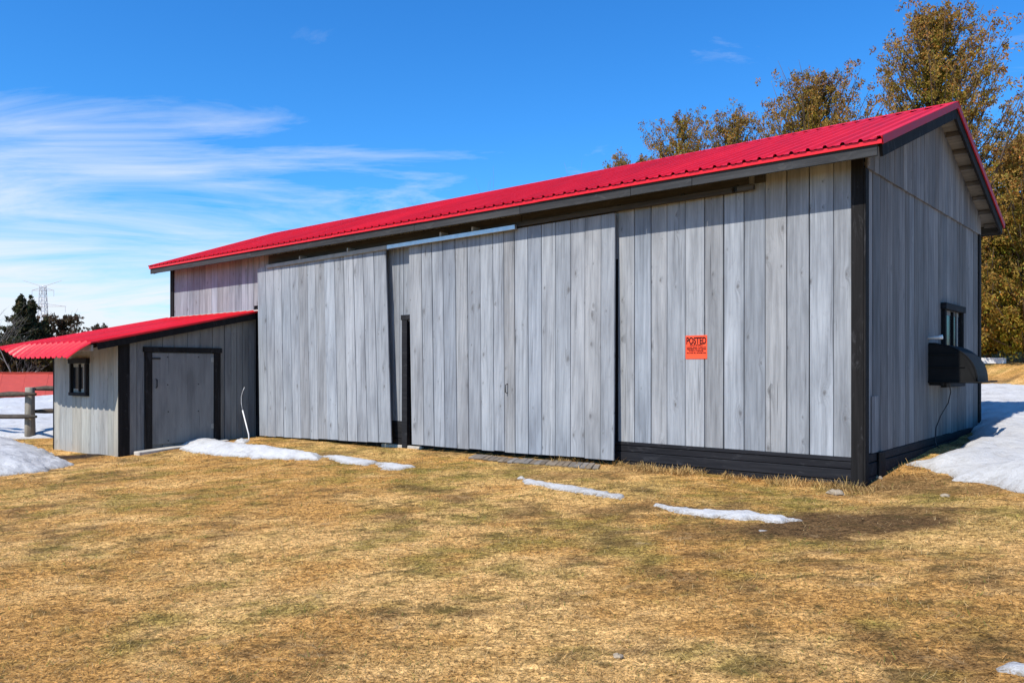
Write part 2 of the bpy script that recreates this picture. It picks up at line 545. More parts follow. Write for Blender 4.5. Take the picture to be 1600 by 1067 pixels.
M['red'] = red_steel()
M['red_rake'] = plain('dark_red_trim', (0.36, 0.006, 0.012), 0.55, 0.2, var=0.1, bumps=0.03)
M['red_trim'] = plain('bright_red_trim', (0.66, 0.008, 0.016), 0.4, 0.4, var=0.1, bumps=0.03)
M['red_old'] = plain('faded_red_steel', (0.42, 0.062, 0.040), 0.6, 0.2, var=0.12)
M['galv'] = plain('galvanised_steel', (0.50, 0.53, 0.56), 0.38, 0.5, metal=0.75, var=0.15, scale=9)
M['dull_steel'] = plain('dull_painted_track', (0.26, 0.255, 0.235), 0.6, 0.3, var=0.2, scale=6)
M['black_iron'] = plain('black_iron', (0.012, 0.012, 0.013), 0.5, 0.4)
M['hull'] = plain('black_hull_plastic', (0.010, 0.010, 0.010), 0.7, 0.10, var=0.3, scale=4)
M['white'] = plain('white_plastic', (0.72, 0.70, 0.68), 0.4, 0.4, var=0.06)
M['concrete'] = plain('pale_concrete', (0.42, 0.39, 0.34), 0.9, 0.2, var=0.25, scale=7, bumps=0.4)
M['stone'] = plain('pale_stone', (0.30, 0.24, 0.17), 0.9, 0.2, var=0.3, scale=9, bumps=0.5)
M['bark'] = plain('cedar_bark', (0.105, 0.075, 0.052), 0.95, 0.1, var=0.35, scale=9, bumps=0.5, fine=25)
M['bark_grey'] = plain('grey_bark', (0.17, 0.15, 0.135), 0.95, 0.1, var=0.3, scale=9, bumps=0.5, fine=25)
M['orange'] = plain('orange_sign_plastic', (0.93, 0.085, 0.028), 0.45, 0.35, var=0.04, bumps=0.0)
M['ink'] = plain('black_ink', (0.035, 0.006, 0.005), 0.6, 0.2, var=0.02, bumps=0.0)
M['steel_far'] = plain('tower_steel', (0.48, 0.50, 0.54), 0.6, 0.3, metal=0.2)


def glass_mat():
    m, t, b = mat_base('dark_window_glass')
    tcn = N(t, 'ShaderNodeTexCoord')
    n_ = N(t, 'ShaderNodeTexNoise', i_Scale=2.5, i_Detail=3.0)
    lk(t, tcn.outputs['Object'], n_.inputs['Vector'])
    b.inputs['Base Color'].default_value = (0.012, 0.014, 0.018, 1)
    b.inputs['Roughness'].default_value = 0.22
    b.inputs['Specular IOR Level'].default_value = 0.06
    bump(t, b, n_.outputs[0], 0.05, 0.02)
    return m


M['glass'] = glass_mat()


def tone_mat(name, rough=0.9, transl=0.0, spec=0.1, noise=0.0):
    m, t, b = mat_base(name)
    at_ = N(t, 'ShaderNodeAttribute', attribute_name='tone')
    c = at_.outputs['Color']
    lk(t, c, b.inputs['Base Color'])
    b.inputs['Roughness'].default_value = rough
    b.inputs['Specular IOR Level'].default_value = spec
    if transl:
        tr = N(t, 'ShaderNodeBsdfTranslucent'); lk(t, c, tr.inputs[0])
        mx = N(t, 'ShaderNodeMixShader'); mx.inputs[0].default_value = transl
        o = [n for n in t.nodes if n.type == 'OUTPUT_MATERIAL'][0]
        lk(t, b.outputs[0], mx.inputs[1]); lk(t, tr.outputs[0], mx.inputs[2]); lk(t, mx.outputs[0], o.inputs[0])
    return m


M['blade'] = tone_mat('dead_grass_blades', 0.75, 0.2, 0.2)
M['leaf'] = tone_mat('cedar_sprays', 0.8, 0.25, 0.15)


def ground_mat():
    m, t, b = mat_base('lawn_ground')
    at_ = N(t, 'ShaderNodeAttribute', attribute_name='tone')
    geo = N(t, 'ShaderNodeNewGeometry')
    nf = N(t, 'ShaderNodeTexNoise', i_Scale=46.0, i_Detail=8.0, i_Roughness=0.75, i_Distortion=0.8)
    nm = N(t, 'ShaderNodeTexNoise', i_Scale=5.0, i_Detail=6.0, i_Roughness=0.7)
    for n_ in (nf, nm):
        lk(t, geo.outputs['Position'], n_.inputs['Vector'])
    mpn = N(t, 'ShaderNodeMapping'); mpn.inputs['Rotation'].default_value = (0, 0, -YAW)
    lk(t, geo.outputs['Position'], mpn.inputs[0])
    mp2 = N(t, 'ShaderNodeMapping'); mp2.inputs['Scale'].default_value = (1.0, 1.5, 1.0)
    lk(t, mpn.outputs[0], mp2.inputs[0])
    nd = N(t, 'ShaderNodeTexNoise', i_Scale=3.0, i_Detail=9.0, i_Roughness=0.72, i_Distortion=0.6)
    ns = N(t, 'ShaderNodeTexNoise', i_Scale=13.0, i_Detail=6.0, i_Roughness=0.7, i_Distortion=0.4)
    for n_ in (nd, ns):
        lk(t, mp2.outputs[0], n_.inputs['Vector'])
    f1 = ramp(t, nf.outputs[0], [(0.38, (0.18, 0.15, 0.115)), (0.465, (0.90, 0.87, 0.82)), (0.58, (1.75, 1.72, 1.68))])
    f2 = ramp(t, ns.outputs[0], [(0.36, (0.42, 0.39, 0.33)), (0.48, (0.98, 0.97, 0.95)), (0.64, (1.42, 1.44, 1.50))])
    col = mixc(t, 1.0, at_.outputs['Color'], f1, 'MULTIPLY')
    col = mixc(t, 1.0, col, f2, 'MULTIPLY')
    dk_ = ramp(t, nd.outputs[0], [(0.53, (0, 0, 0)), (0.63, (1, 1, 1))])
    col = mixc(t, math_(t, 'MULTIPLY', dk_, 0.75), col, (0.085, 0.060, 0.018))
    lt_ = ramp(t, nd.outputs[0], [(0.30, (1, 1, 1)), (0.42, (0, 0, 0))])
    col = mixc(t, math_(t, 'MULTIPLY', lt_, 0.45), col, (0.60, 0.42, 0.22))
    lk(t, col, b.inputs['Base Color'])
    b.inputs['Roughness'].default_value = 0.95
    b.inputs['Specular IOR Level'].default_value = 0.1
    bump(t, b, nf.outputs[0], 0.8, 0.03)
    return m


M['ground'] = ground_mat()


def snow_mat():
    m, t, b = mat_base('old_granular_snow')
    geo = N(t, 'ShaderNodeNewGeometry')
    at_ = N(t, 'ShaderNodeAttribute', attribute_name='tone')
    sepa = N(t, 'ShaderNodeSeparateColor'); lk(t, at_.outputs['Color'], sepa.inputs[0])
    nf = N(t, 'ShaderNodeTexNoise', i_Scale=42.0, i_Detail=7.0, i_Roughness=0.75)
    nm = N(t, 'ShaderNodeTexNoise', i_Scale=4.0, i_Detail=8.0, i_Roughness=0.68, i_Distortion=0.3)
    for n_ in (nf, nm):
        lk(t, geo.outputs['Position'], n_.inputs['Vector'])
    col = ramp(t, nm.outputs[0], [(0.30, (0.38, 0.37, 0.355)), (0.46, (0.49, 0.485, 0.477)), (0.70, (0.56, 0.555, 0.548))])
    sp = ramp(t, nf.outputs[0], [(0.28, (0.50, 0.44, 0.36)), (0.38, (0.95, 0.94, 0.93)), (0.6, (1.06, 1.06, 1.06))])
    col = mixc(t, 1.0, col, sp, 'MULTIPLY')
    # grit where the snow is thin (melted rim)
    rim = math_(t, 'MULTIPLY', sepa.outputs[0], ramp(t, nf.outputs[0], [(0.40, (1, 1, 1)), (0.62, (0.15, 0.15, 0.15))]))
    col = mixc(t, rim, col, (0.20, 0.155, 0.10))
    lk(t, col, b.inputs['Base Color'])
    b.inputs['Roughness'].default_value = 0.6
    b.inputs['Specular IOR Level'].default_value = 0.25
    h = math_(t, 'ADD', math_(t, 'MULTIPLY', nm.outputs[0], 1.0), math_(t, 'MULTIPLY', nf.outputs[0], 0.35))
    bump(t, b, h, 0.7, 0.07)
    return m


M['snow'] = snow_mat()

# ------------------------------------------------------------------ layout numbers (metres)
LEN, WID = 16.75, 6.29            # barn: x -LEN..0, y 0..WID
EAVE, OVH = 0.43, 0.34            # eave overhang front/back, rake overhang
ZE, ZR = 3.865, 5.135             # underside of sheets at the eave edge and at the ridge
SLOPE = (ZR - ZE) / (WID / 2 + EAVE)
SX, SY, SL = -12.92, -2.99, -16.12   # lean-to: right wall x, front wall y, left wall x

# ------------------------------------------------------------------ snow outlines (ground coordinates)
def poly(*uv):
    return np.array([gnd(u, v) for u, v in uv])


SNOW = {}
SNOW['strip_door'] = poly((281, 703), (292, 690), (310, 687), (340, 690), (372, 697), (430, 703), (505, 714), (500, 719), (440, 718), (390, 716), (330, 711), (300, 707))
SNOW['strip_door_b'] = poly((498, 712), (545, 714), (596, 722), (570, 728), (530, 723))
SNOW['strip_door_c'] = poly((588, 724), (618, 724), (648, 730), (622, 735), (596, 734))
SNOW['strip_mid'] = poly((810, 746), (830, 751), (870, 758), (925, 765), (977, 776), (970, 781), (925, 775), (870, 766), (818, 756))
SNOW['strip_right'] = poly((1016, 788), (1060, 795), (1100, 800), (1160, 801), (1210, 808), (1253, 815), (1215, 819), (1150, 811), (1090, 808), (1040, 799))
SNOW['scrap_wall'] = poly((366, 690), (376, 686), (392, 688), (384, 693), (370, 694))
SNOW['scrap_corner'] = poly((1556, 1046), (1580, 1042), (1640, 1046), (1640, 1066), (1585, 1061), (1560, 1056))
SNOW['scrap_small'] = poly((1176, 829), (1190, 827), (1200, 830), (1188, 833))
SNOW['pile_left'] = np.array([gnd(-140, 770), gnd(-60, 757), gnd(0, 744), gnd(55, 739), gnd(112, 727), gnd(86, 712), gnd(60, 702), gnd(30, 693), gnd(-40, 692), gnd(-150, 700)])


def inpoly(P, x, y):
    r = np.zeros(np.shape(x), bool)
    n = len(P)
    for i in range(n):
        x0, y0 = P[i]; x1, y1 = P[(i + 1) % n]
        c = ((y0 > y) != (y1 > y)) & (x < (x1 - x0) * (y - y0) / (y1 - y0 + 1e-12) + x0)
        r ^= c
    return r


def sdist(P, x, y):
    d = np.full(np.shape(x), 1e9)
    n = len(P)
    for i in range(n):
        a = P[i]; b = P[(i + 1) % n]
        ab = b - a
        t = np.clip(((x - a[0]) * ab[0] + (y - a[1]) * ab[1]) / (ab @ ab + 1e-12), 0, 1)
        d = np.minimum(d, np.hypot(x - a[0] - t * ab[0], y - a[1] - t * ab[1]))
    return np.where(inpoly(P, x, y), d, -d)


# big sheets of snow east and north of the gable, and west beyond the fence
g0 = gnd(1413, 722)
SNOW['east'] = np.array([(0.22, 1.5), gnd(1422, 727), gnd(1455, 737), gnd(1478, 744), gnd(1500, 752), gnd(1535, 755), gnd(1565, 763), gnd(1600, 771), gnd(1680, 792), gnd(1900, 800),
                         (16, 9), (16, 13.2), (10, 13.0), (6, 12.2), (2, 12.0), (0.3, 12.4), (-3, 12.6), (-8, 12.2), (-9, 7.0), (-0.4, 6.6), (-0.05, 6.2), (0.05, 5.6), (0.12, 4.9), (0.36, 4.2), (0.42, 3.2), (0.34, 2.2)])
SNOW['west'] = np.array([(-17.2, -1.2), (-18.3, -2.35), (-19.6, -3.6), (-23, -7), (-30, -14), (-60, -22), (-60, 24), (-30, 16), (-20, 12), (-17.1, 6), (-17.1, 1.0)])

DIRT = [gnd(1330, 818) + (1.15, 0.55, 1.0), gnd(1420, 798) + (0.55, 0.3, 0.8), gnd(1000, 793) + (0.7, 0.28, 0.7), gnd(740, 958) + (0.17, 0.11, 0.7), gnd(135, 711) + (1.5, 0.55, 1.25), gnd(230, 706) + (0.9, 0.4, 0.5),
        gnd(860, 745) + (0.9, 0.25, 0.55), gnd(1405, 757) + (0.8, 0.6, 0.8), gnd(1480, 765) + (0.9, 0.3, 0.6), gnd(905, 738) + (1.3, 0.22, 0.5)]


def lawn_tone(x, y):
    """colour of turf: straw, tan, olive and damp brown patches"""
    a = fbm(x * 0.55, y * 0.55, 11, 4); b = fbm(x * 1.6, y * 1.6, 21, 4); c = fbm(x * 4.5, y * 4.5, 31, 3)
    straw = np.array([0.60, 0.365, 0.135]); tan = np.array([0.43, 0.228, 0.066]); olive = np.array([0.19, 0.15, 0.03]); brown = np.array([0.105, 0.060, 0.024])
    s = sstep(0.40, 0.62, 0.40 * a + 0.33 * b + 0.27 * c)[..., None]
    col = tan * (1 - s) + straw * s
    g = sstep(0.50, 0.66, 0.33 * fbm(x * 0.8, y * 0.8, 41, 3) + 0.37 * fbm(x * 2.6, y * 2.6, 51, 4) + 0.30 * fbm(x * 8.0, y * 8.0, 55, 3))
    g = g * 0.75
    # greener belt before the doors
    belt = np.exp(-((y + 1.3) / 1.1) ** 2) * sstep(-13, -10, x) * 0.45
    g = np.clip(g + belt * sstep(0.42, 0.6, b), 0, 0.9)[..., None]
    col = col * (1 - g) + olive * g
    d = sstep(0.53, 0.63, 0.36 * fbm(x * 0.9, y * 0.9, 61, 4) + 0.34 * fbm(x * 3.2, y * 3.2, 71, 4) + 0.30 * fbm(x * 8.5, y * 8.5, 75, 3)) * 0.7
    for (dx, dy, rx, ry, am) in DIRT:
        q = ((x - dx) * RX + (y - dy) * RY) / rx, ((x - dx) * FX + (y - dy) * FY) / (ry)
        d = np.maximum(d, am * sstep(1.25, 0.45, np.hypot(*q) + (b - 0.5) * 1.9 + (c - 0.5) * 0.9))
    # wet rim beside the melting snow
    col = col * (1 - d[..., None]) + brown * d[..., None]
    return col, d


# ------------------------------------------------------------------ ground sheet
def axis_pts(lo, hi, step, far, growth=1.22):
    c = list(np.arange(lo, hi + 1e-6, step))
    s = step; p = hi
    while p < far:
        s *= growth; p += s; c.append(p)
    s = step; p = lo
    while p > -far:
        s *= growth; p -= s; c.insert(0, p)
    return np.array(c)


gx = axis_pts(-21, 11, 0.11, 1500); gy = axis_pts(-10, 9, 0.11, 1500)
X, Y = np.meshgrid(gx, gy, indexing='ij')
Zg = terrain(X, Y)
tone, _d = lawn_tone(X, Y)
nx, ny = X.shape
ii = (np.arange(nx - 1)[:, None] * ny + np.arange(ny - 1)[None, :])
quad = np.stack([ii, ii + ny, ii + ny + 1, ii + 1], -1).reshape(-1)
me = npmesh('ground', np.stack([X, Y, Zg], -1).reshape(-1, 3), quad, 4, M['ground'], tone.reshape(-1, 3) * 1.0, smooth=True)
ground = tag(link('ground', me), kind='structure')


# ------------------------------------------------------------------ snow
def snow(name, P, th, res, seed, edge=0.12, rough=0.05, wob=0.12):
    lo = P.min(0) - 0.3; hi = P.max(0) + 0.3
    nxs = int((hi[0] - lo[0]) / res) + 2; nys = int((hi[1] - lo[1]) / res) + 2
    xs = lo[0] + np.arange(nxs) * res; ys = lo[1] + np.arange(nys) * res
    A, B = np.meshgrid(xs, ys, indexing='ij')
    sd = sdist(P, A, B) + (fbm(A * 3.0 / max(wob * 8, .3), B * 3.0 / max(wob * 8, .3), seed, 4) - 0.5) * 2 * wob
    sd = sd + (fbm(A * 9, B * 9, seed + 2, 3) - 0.5) * min(0.16, wob * 1.6) + (fbm(A * 24, B * 24, seed + 4, 2) - 0.5) * min(0.06, wob)
    h = np.where(sd > 0, th * (1 - np.exp(-sd / edge)), sd * 0.6)
    lump = (fbm(A * 1.1, B * 1.1, seed + 5, 4) - 0.45) * rough * 4 + (fbm(A * 5, B * 5, seed + 9, 3) - 0.5) * rough * 1.4 + (fbm(A * 14, B * 14, seed + 7, 2) - 0.5) * rough * 0.5
    h = h + np.where(sd > 0, lump * np.clip(sd / (edge * 2), 0, 1), 0)
    z = terrain(A, B) + h
    keep = (sd > -0.05)
    kq = keep[:-1, :-1] | keep[1:, :-1] | keep[1:, 1:] | keep[:-1, 1:]
    i2 = (np.arange(nxs - 1)[:, None] * nys + np.arange(nys - 1)[None, :])
    q = np.stack([i2, i2 + nys, i2 + nys + 1, i2 + 1], -1)[kq]
    used = np.unique(q); mapv = np.zeros(nxs * nys, int); mapv[used] = np.arange(len(used))
    co = np.stack([A, B, z], -1).reshape(-1, 3)[used]
    rimv = sstep(0.035, 0.004, h).reshape(-1)[used]
    tcol = np.stack([rimv, rimv, rimv], 1)
    o0 = np.array([P[:, 0].mean(), P[:, 1].mean(), 0]); o0[2] = float(terrain(o0[0], o0[1]))
    return link(name, npmesh(name, co - o0, mapv[q].reshape(-1), 4, M['snow'], tcol, smooth=True), None, o0)


tag(snow('snow_field', SNOW['east'], 0.17, 0.09, 3, 0.22, 0.045, 0.16), kind='structure')
tag(snow('snow_field', SNOW['west'], 0.22, 0.25, 4, 0.4, 0.06, 0.25), kind='structure')
tag(snow('snow_pile', SNOW['pile_left'], 0.36, 0.04, 6, 0.55, 0.05, 0.12), 'rounded pile of old white snow in front of the rail fence', 'snow pile')
tag(snow('snow_strip', SNOW['strip_door'], 0.17, 0.025, 8, 0.26, 0.022, 0.07), 'long tapering snow bank lying before the plywood lean-to door', 'snow strip')
tag(snow('snow_strip', SNOW['strip_door_b'], 0.05, 0.025, 9, 0.1, 0.012, 0.05), 'thin snow scrap at the tail of the snow bank', 'snow strip')
tag(snow('snow_strip', SNOW['strip_door_c'], 0.045, 0.025, 10, 0.1, 0.012, 0.06), 'last thin snow scrap before the narrow black doorway', 'snow strip')
tag(snow('snow_strip', SNOW['strip_mid'], 0.045, 0.02, 12, 0.05, 0.014, 0.06), 'narrow melting snow strip on the lawn before the wide sliding door', 'snow strip')
tag(snow('snow_strip', SNOW['strip_right'], 0.045, 0.02, 13, 0.05, 0.014, 0.06), 'narrow melting snow strip ending at the dark bare soil', 'snow strip')
tag(snow('snow_scrap', SNOW['scrap_wall'], 0.06, 0.02, 14, 0.08, 0.012, 0.04), 'small snow scrap at the foot of the white pipe', 'snow scrap')
tag(snow('snow_scrap', SNOW['scrap_corner'], 0.04, 0.015, 15, 0.05, 0.01, 0.02), 'flat snow scrap alone on the open lawn far from the barn', 'snow scrap')
tag(snow('snow_scrap', SNOW['scrap_small'], 0.02, 0.015, 16, 0.05, 0.006, 0.02), 'tiny greyish snow scrap beside the dark bare soil', 'snow scrap')


# ------------------------------------------------------------------ grass blades
def make_grass():
    rs = np.random.RandomState(5)
    n = 570000
    r = 2.2 + 26 * rs.rand(n) ** 1.75
    ang = (rs.rand(n) - 0.5) * 2 * R(58)
    a = np.sin(ang) * r; f = np.cos(ang) * r
    x = CX + a * RX + f * FX; y = CY + a * RY + f * FY
    # tufts of longer straw along the foot of the skirt and the corner
    m2 = 13000
    xt = np.concatenate([-rs.rand(m2) * 4.6 + 0.25, rs.rand(900) * 0.5 + 0.0]); yt = np.concatenate([-0.09 - np.abs(rs.randn(m2)) * 0.22, rs.rand(900) * 1.5 - 0.2])
    x = np.concatenate([x, xt]); y = np.concatenate([y, yt]); r = np.concatenate([r, np.hypot(xt - CX, yt - CY)])
    tuft = np.concatenate([np.zeros(n), np.ones(len(xt))])
    ok = ~((x > -LEN - .1) & (x < 0.06) & (y > -0.02)) & ~((x > SL - .05) & (x < SX + .05) & (y > SY - .03))
    for P in SNOW.values():
        lo = P.min(0); hi = P.max(0)
        c = (x > lo[0]) & (x < hi[0]) & (y > lo[1]) & (y < hi[1])
        idx = np.where(c)[0]
        ok[idx] &= sdist(P, x[idx], y[idx]) < 0.02
    col, d = lawn_tone(x, y)
    ok &= rs.rand(len(x)) > d * 0.75
    ok &= (tuft < 1) | (fbm(x * 3.3, y * 3.3, 17, 3) + 0.25 * rs.rand(len(x)) > 0.66)
    x, y, r, col, tuft = x[ok], y[ok], r[ok], col[ok], tuft[ok]
    n = len(x)
    z = terrain(x, y)
    flow = fbm(x * 1.3, y * 1.3, 81, 3) * 14.0
    az = flow + rs.randn(n) * 2.0
    cl = fbm(x * 6.0, y * 6.0, 91, 2)
    Ln = (0.028 + 0.040 * rs.rand(n)) * (0.7 + 0.6 * cl) * (1 + tuft * (0.1 + 1.1 * rs.rand(n)))
    lean = np.where(tuft > 0, R(30) + rs.rand(n) * R(56), R(60) + rs.rand(n) * R(26))
    wd = np.clip(0.00075 * r, 0.0026, 0.012) * (0.7 + 0.6 * rs.rand(n))
    dx, dy = np.cos(az), np.sin(az)
    px, py = -dy, dx
    base = np.stack([x, y, z - 0.004], 1)
    side = np.stack([px, py, np.zeros(n)], 1) * wd[:, None] * 0.5
    hor = np.stack([dx, dy, np.zeros(n)], 1)
    mid = base + hor * (Ln * np.sin(lean) * 0.5)[:, None] + np.array([0, 0, 1.0]) * (Ln * np.cos(lean) * 0.75 + 0.006)[:, None]
    tip = base + hor * (Ln * np.sin(lean) * 1.05)[:, None] + np.array([0, 0, 1.0]) * (Ln * np.cos(lean))[:, None]
    co = np.stack([base - side, base + side, tip + side * 0.3, tip - side * 0.3], 1).reshape(-1, 3)
    b0 = np.arange(n) * 4
    faces = np.stack([b0, b0 + 1, b0 + 2, b0, b0 + 2, b0 + 3], 1).reshape(-1)
    v = (0.40 + 1.2 * rs.rand(n) ** 1.2) * (0.62 + 0.75 * fbm(x * 11, y * 11, 95, 3))
    hue = rs.rand(n)
    c = col * v[:, None]
    pale = (hue > 0.80)[:, None]
    c = np.where(pale, c * 0.35 + np.array([0.52, 0.37, 0.175]) * 0.65, c)
    dkb = ((hue > 0.56) & (hue < 0.80) & (tuft < 1))[:, None]
    c = np.where(dkb, c * 0.25 + np.array([0.085, 0.048, 0.018]) * 0.75, c)
    gr = ((hue < 0.10) & (cl > 0.45))[:, None]
    c = np.where(gr, np.array([0.10, 0.125, 0.02]) * (0.7 + 0.6 * v[:, None]), c)
    c = np.where((tuft > 0)[:, None], c * 0.4 + np.array([0.50, 0.32, 0.12]) * 0.6 * v[:, None], c)
    c5 = np.repeat(c, 4, 0)
    return npmesh('dead_grass', co, faces, 3, M['blade'], np.clip(c5, 0, 0.9))


tag(link('dead_grass', make_grass()), 'matted straw-coloured dead lawn grass with olive patches', 'grass', kind='stuff')

# ------------------------------------------------------------------ BARN
barn = tag(empty('barn', (0, 0, 0)), 'long weathered grey board barn with red metal gable roof and black trim', 'barn')
rnd = random.Random(3)


def roofz(y):
    return ZE + SLOPE * (min(y, WID - y) + EAVE)


# dark inner shell behind the boards (walls with the narrow doorway left open)
dx0, _ = fw(634, 600); dx1, _ = fw(654, 600)
DTOP = fw(640, 504)[1]


def shell():
    V = []; F = []

    def add(v):
        b = len(V); V.extend(v); F.extend([tuple(i + b for i in f) for f in BOXF])
    zt = 3.92
    add(boxv(-LEN + .02, dx0, 0.012, 0.10, -0.6, zt))
    add(boxv(dx1, -0.02, 0.012, 0.10, -0.6, zt))
    add(boxv(dx0, dx1, 0.012, 0.10, DTOP, zt))
    add(boxv(-LEN + .02, -0.02, WID - 0.10, WID, -0.6, zt))
    for x0, x1 in ((-LEN + 0.02, -LEN + .1), (-0.10, -0.012)):
        b = len(V)
        pts = [(0.10, -0.6), (WID - .10, -0.6), (WID - .10, 3.92), (WID / 2, roofz(WID / 2) - .06), (0.10, 3.92)]
        V.extend([(x0, p[0], p[1]) for p in pts] + [(x1, p[0], p[1]) for p in pts])
        F.append(tuple(b + i for i in (4, 3, 2, 1, 0))); F.append(tuple(b + 5 + i for i in range(5)))
        for i in range(5):
            j = (i + 1) % 5
            F.append((b + i, b + j, b + 5 + j, b + 5 + i))
    return mesh('inner_wall', V, F, M['dark'])


link('inner_wall', shell(), barn)


def row(parent, edges_b, edges_t, zb, zt, y, mat, th=0.024, jit=0.004, gap=0.003, name='board', zbj=0.0, plane='front', rng=rnd):
    """boards between successive edges (front: x, gable: y). zb/zt numbers or functions of the edge"""
    out_ = []
    for i in range(len(edges_b) - 1):
        b0, b1 = edges_b[i], edges_b[i + 1]; t0, t1 = edges_t[i], edges_t[i + 1]
        g = gap * (0.6 + rng.random() * 1.3)
        if rng.random() < 0.16: g += 0.005
        fzb = zb if callable(zb) else (lambda e: zb)
        fzt = zt if callable(zt) else (lambda e: zt)
        j = rng.uniform(-zbj, zbj)
        q = [(b0 + g, fzb(b0) + j), (b1 - g, fzb(b1) + j), (t1 - g, fzt(t1)), (t0 + g, fzt(t0))]
        dd = rng.uniform(0, jit)
        if plane == 'front':
            out_.append(board(name, parent, q, th + dd, mat, (0, y, 0)))
        else:
            out_.append(board(name, parent, q, th + dd, mat, (y, 0, 0), R(90)))
    return out_


# -- front wall, right bay
eu = [967, 992.5, 1019, 1043.4, 1072, 1102, 1132, 1164, 1197, 1230, 1266, 1303.5, 1341]
ex = [fw(u, 560)[0] for u in eu]
ZSB = 0.262
row(barn, ex, ex, ZSB, 3.86, 0.0, M['board'], gap=0.002)
# boards hidden behind the wide door and the header above both doors
xl_door, _ = fw(404, 560); 
xs_ = list(np.linspace(fw(664, 500)[0], ex[0], 19))
row(barn, xs_, xs_, 2.9, 3.86, 0.0, M['board'])
# between the doors, left of and above the black doorway
em = [fw(u, 560)[0] for u in (604, 617, 626, 632)]
row(barn, em, em, fw(620, 657)[1], 3.86, 0.0, M['board'])
em2 = [fw(u, 560)[0] for u in (632, 645, 655, 664)]
row(barn, em2, em2, DTOP + 0.02, 3.86, 0.0, M['board'])
# behind the left door, upper part
xs2 = list(np.linspace(fw(404, 450)[0] - 0.15, em[0], 22))
row(barn, xs2, xs2, 2.7, 3.86, 0.0, M['board'])
# left bay above the lean-to roof
eul = [274, 283, 294, 303, 313, 322, 332, 341, 350, 360, 369, 379, 389, 397.5]
exl = [fw(u, 450)[0] for u in eul] + [xs2[0]]
row(barn, exl, exl, -0.3, 3.86, 0.0, M['board'], jit=0.006)

# black skirt boards under the right bay, under the middle post and on the gable
for k, (z0, z1) in enumerate(((-0.52, -0.02), (-0.012, 0.115), (0.121, 0.205), (0.211, 0.258))):
    box('skirt_board', barn, ex[0] - 0.25, -0.105, -0.034 - 0.006 * (k % 2), 0.005, z0, z1, M['black_wood'], 0.006)
zq = fw(620, 657)[1]
for z0, z1 in ((-0.07, 0.03), (0.037, 0.13), (0.137, zq - 0.006)):
    box('skirt_board', barn, em[0], em[-1] + .004, -0.030, 0.004, z0, z1, M['black_wood'], 0.005)
box('footing', barn, em[0] - .1, fw(662, 600)[0], -0.05, 0.008, -0.45, -0.085, M['concrete'], 0.01)
box('skirt_board', barn, xl_door - .4, xl_door + .25, -0.028, 0.006, -0.5, 0.262, M['black_wood'], 0.005)
for k, (z0, z1) in enumerate(((-0.5, 0.02), (0.028, 0.185), (0.193, 0.292))):
    box('skirt_board', barn, 0.0, 0.034 + 0.006 * (k % 2), 0.06, WID - 0.02, z0, z1, M['black_wood'], 0.006)
box('skirt_block', barn, 0.041, 0.07, 0.42, 0.66, -0.3, 0.296, M['black_trim'], 0.006)

# -- gable wall (faces +X): lower boards, drip ledge, upper boards
ZG = 3.70
ge = [0.06]
while ge[-1] < WID - 0.2:
    ge.append(ge[-1] + rnd.uniform(0.17, 0.31))
ge[-1] = WID - 0.02
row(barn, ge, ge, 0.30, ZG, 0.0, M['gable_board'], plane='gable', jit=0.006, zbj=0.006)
gu = [-0.01]
while gu[-1] < WID - 0.2:
    gu.append(gu[-1] + rnd.uniform(0.16, 0.27))
gu[-1] = WID + 0.01
if True:
    mids = [e for e in gu]
    # make one edge fall on the ridge line
    k = min(range(len(mids)), key=lambda i: abs(mids[i] - WID / 2)); mids[k] = WID / 2
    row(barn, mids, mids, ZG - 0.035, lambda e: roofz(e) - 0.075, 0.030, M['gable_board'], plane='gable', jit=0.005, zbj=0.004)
box('drip_ledge', barn, 0.0, 0.030, 0.0, WID, ZG + 0.004, ZG + 0.04, M['raw_wood'])
# repaired patch board near the corner
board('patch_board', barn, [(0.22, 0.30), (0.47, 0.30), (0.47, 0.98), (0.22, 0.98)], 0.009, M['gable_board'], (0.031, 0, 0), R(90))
# far west gable and the back wall, plain boards
gwst = list(np.linspace(0, WID, 25))
for i in range(24):
    a, b_ = gwst[i], gwst[i + 1]
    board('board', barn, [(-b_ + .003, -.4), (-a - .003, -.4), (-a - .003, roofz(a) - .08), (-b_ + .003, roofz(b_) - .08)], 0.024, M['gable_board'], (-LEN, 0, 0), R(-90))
bk = list(np.linspace(-LEN, 0, 61))
for i in range(60):
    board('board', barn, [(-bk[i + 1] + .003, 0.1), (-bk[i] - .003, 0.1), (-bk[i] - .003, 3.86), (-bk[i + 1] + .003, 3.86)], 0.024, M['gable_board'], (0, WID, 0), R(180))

# corner trims
box('corner_trim', barn, -0.118, 0.024, -0.050, -0.026, -0.5, 3.90, M['black_trim'], 0.005)
box('corner_trim', barn, 0.026, 0.050, -0.052, 0.075, -0.5, 3.66, M['black_trim'], 0.005)
box('corner_trim', barn, 0.026, 0.056, WID - 0.10, WID + 0.05, -0.5, 3.74, M['black_trim'], 0.005)
box('corner_trim', barn, 0.031, 0.062, 0.005, 0.075, 3.70, 3.93, M['raw_wood'], 0.004)
box('corner_trim', barn, -LEN - 0.05, -LEN + 0.12, -0.052, -0.026, -0.5, 3.9, M['black_trim'], 0.005)

# -- roof deck with lookouts, rafters, fascia; steel sheets are its sub-parts
ROOFX0, ROOFX1 = -LEN - OVH, OVH


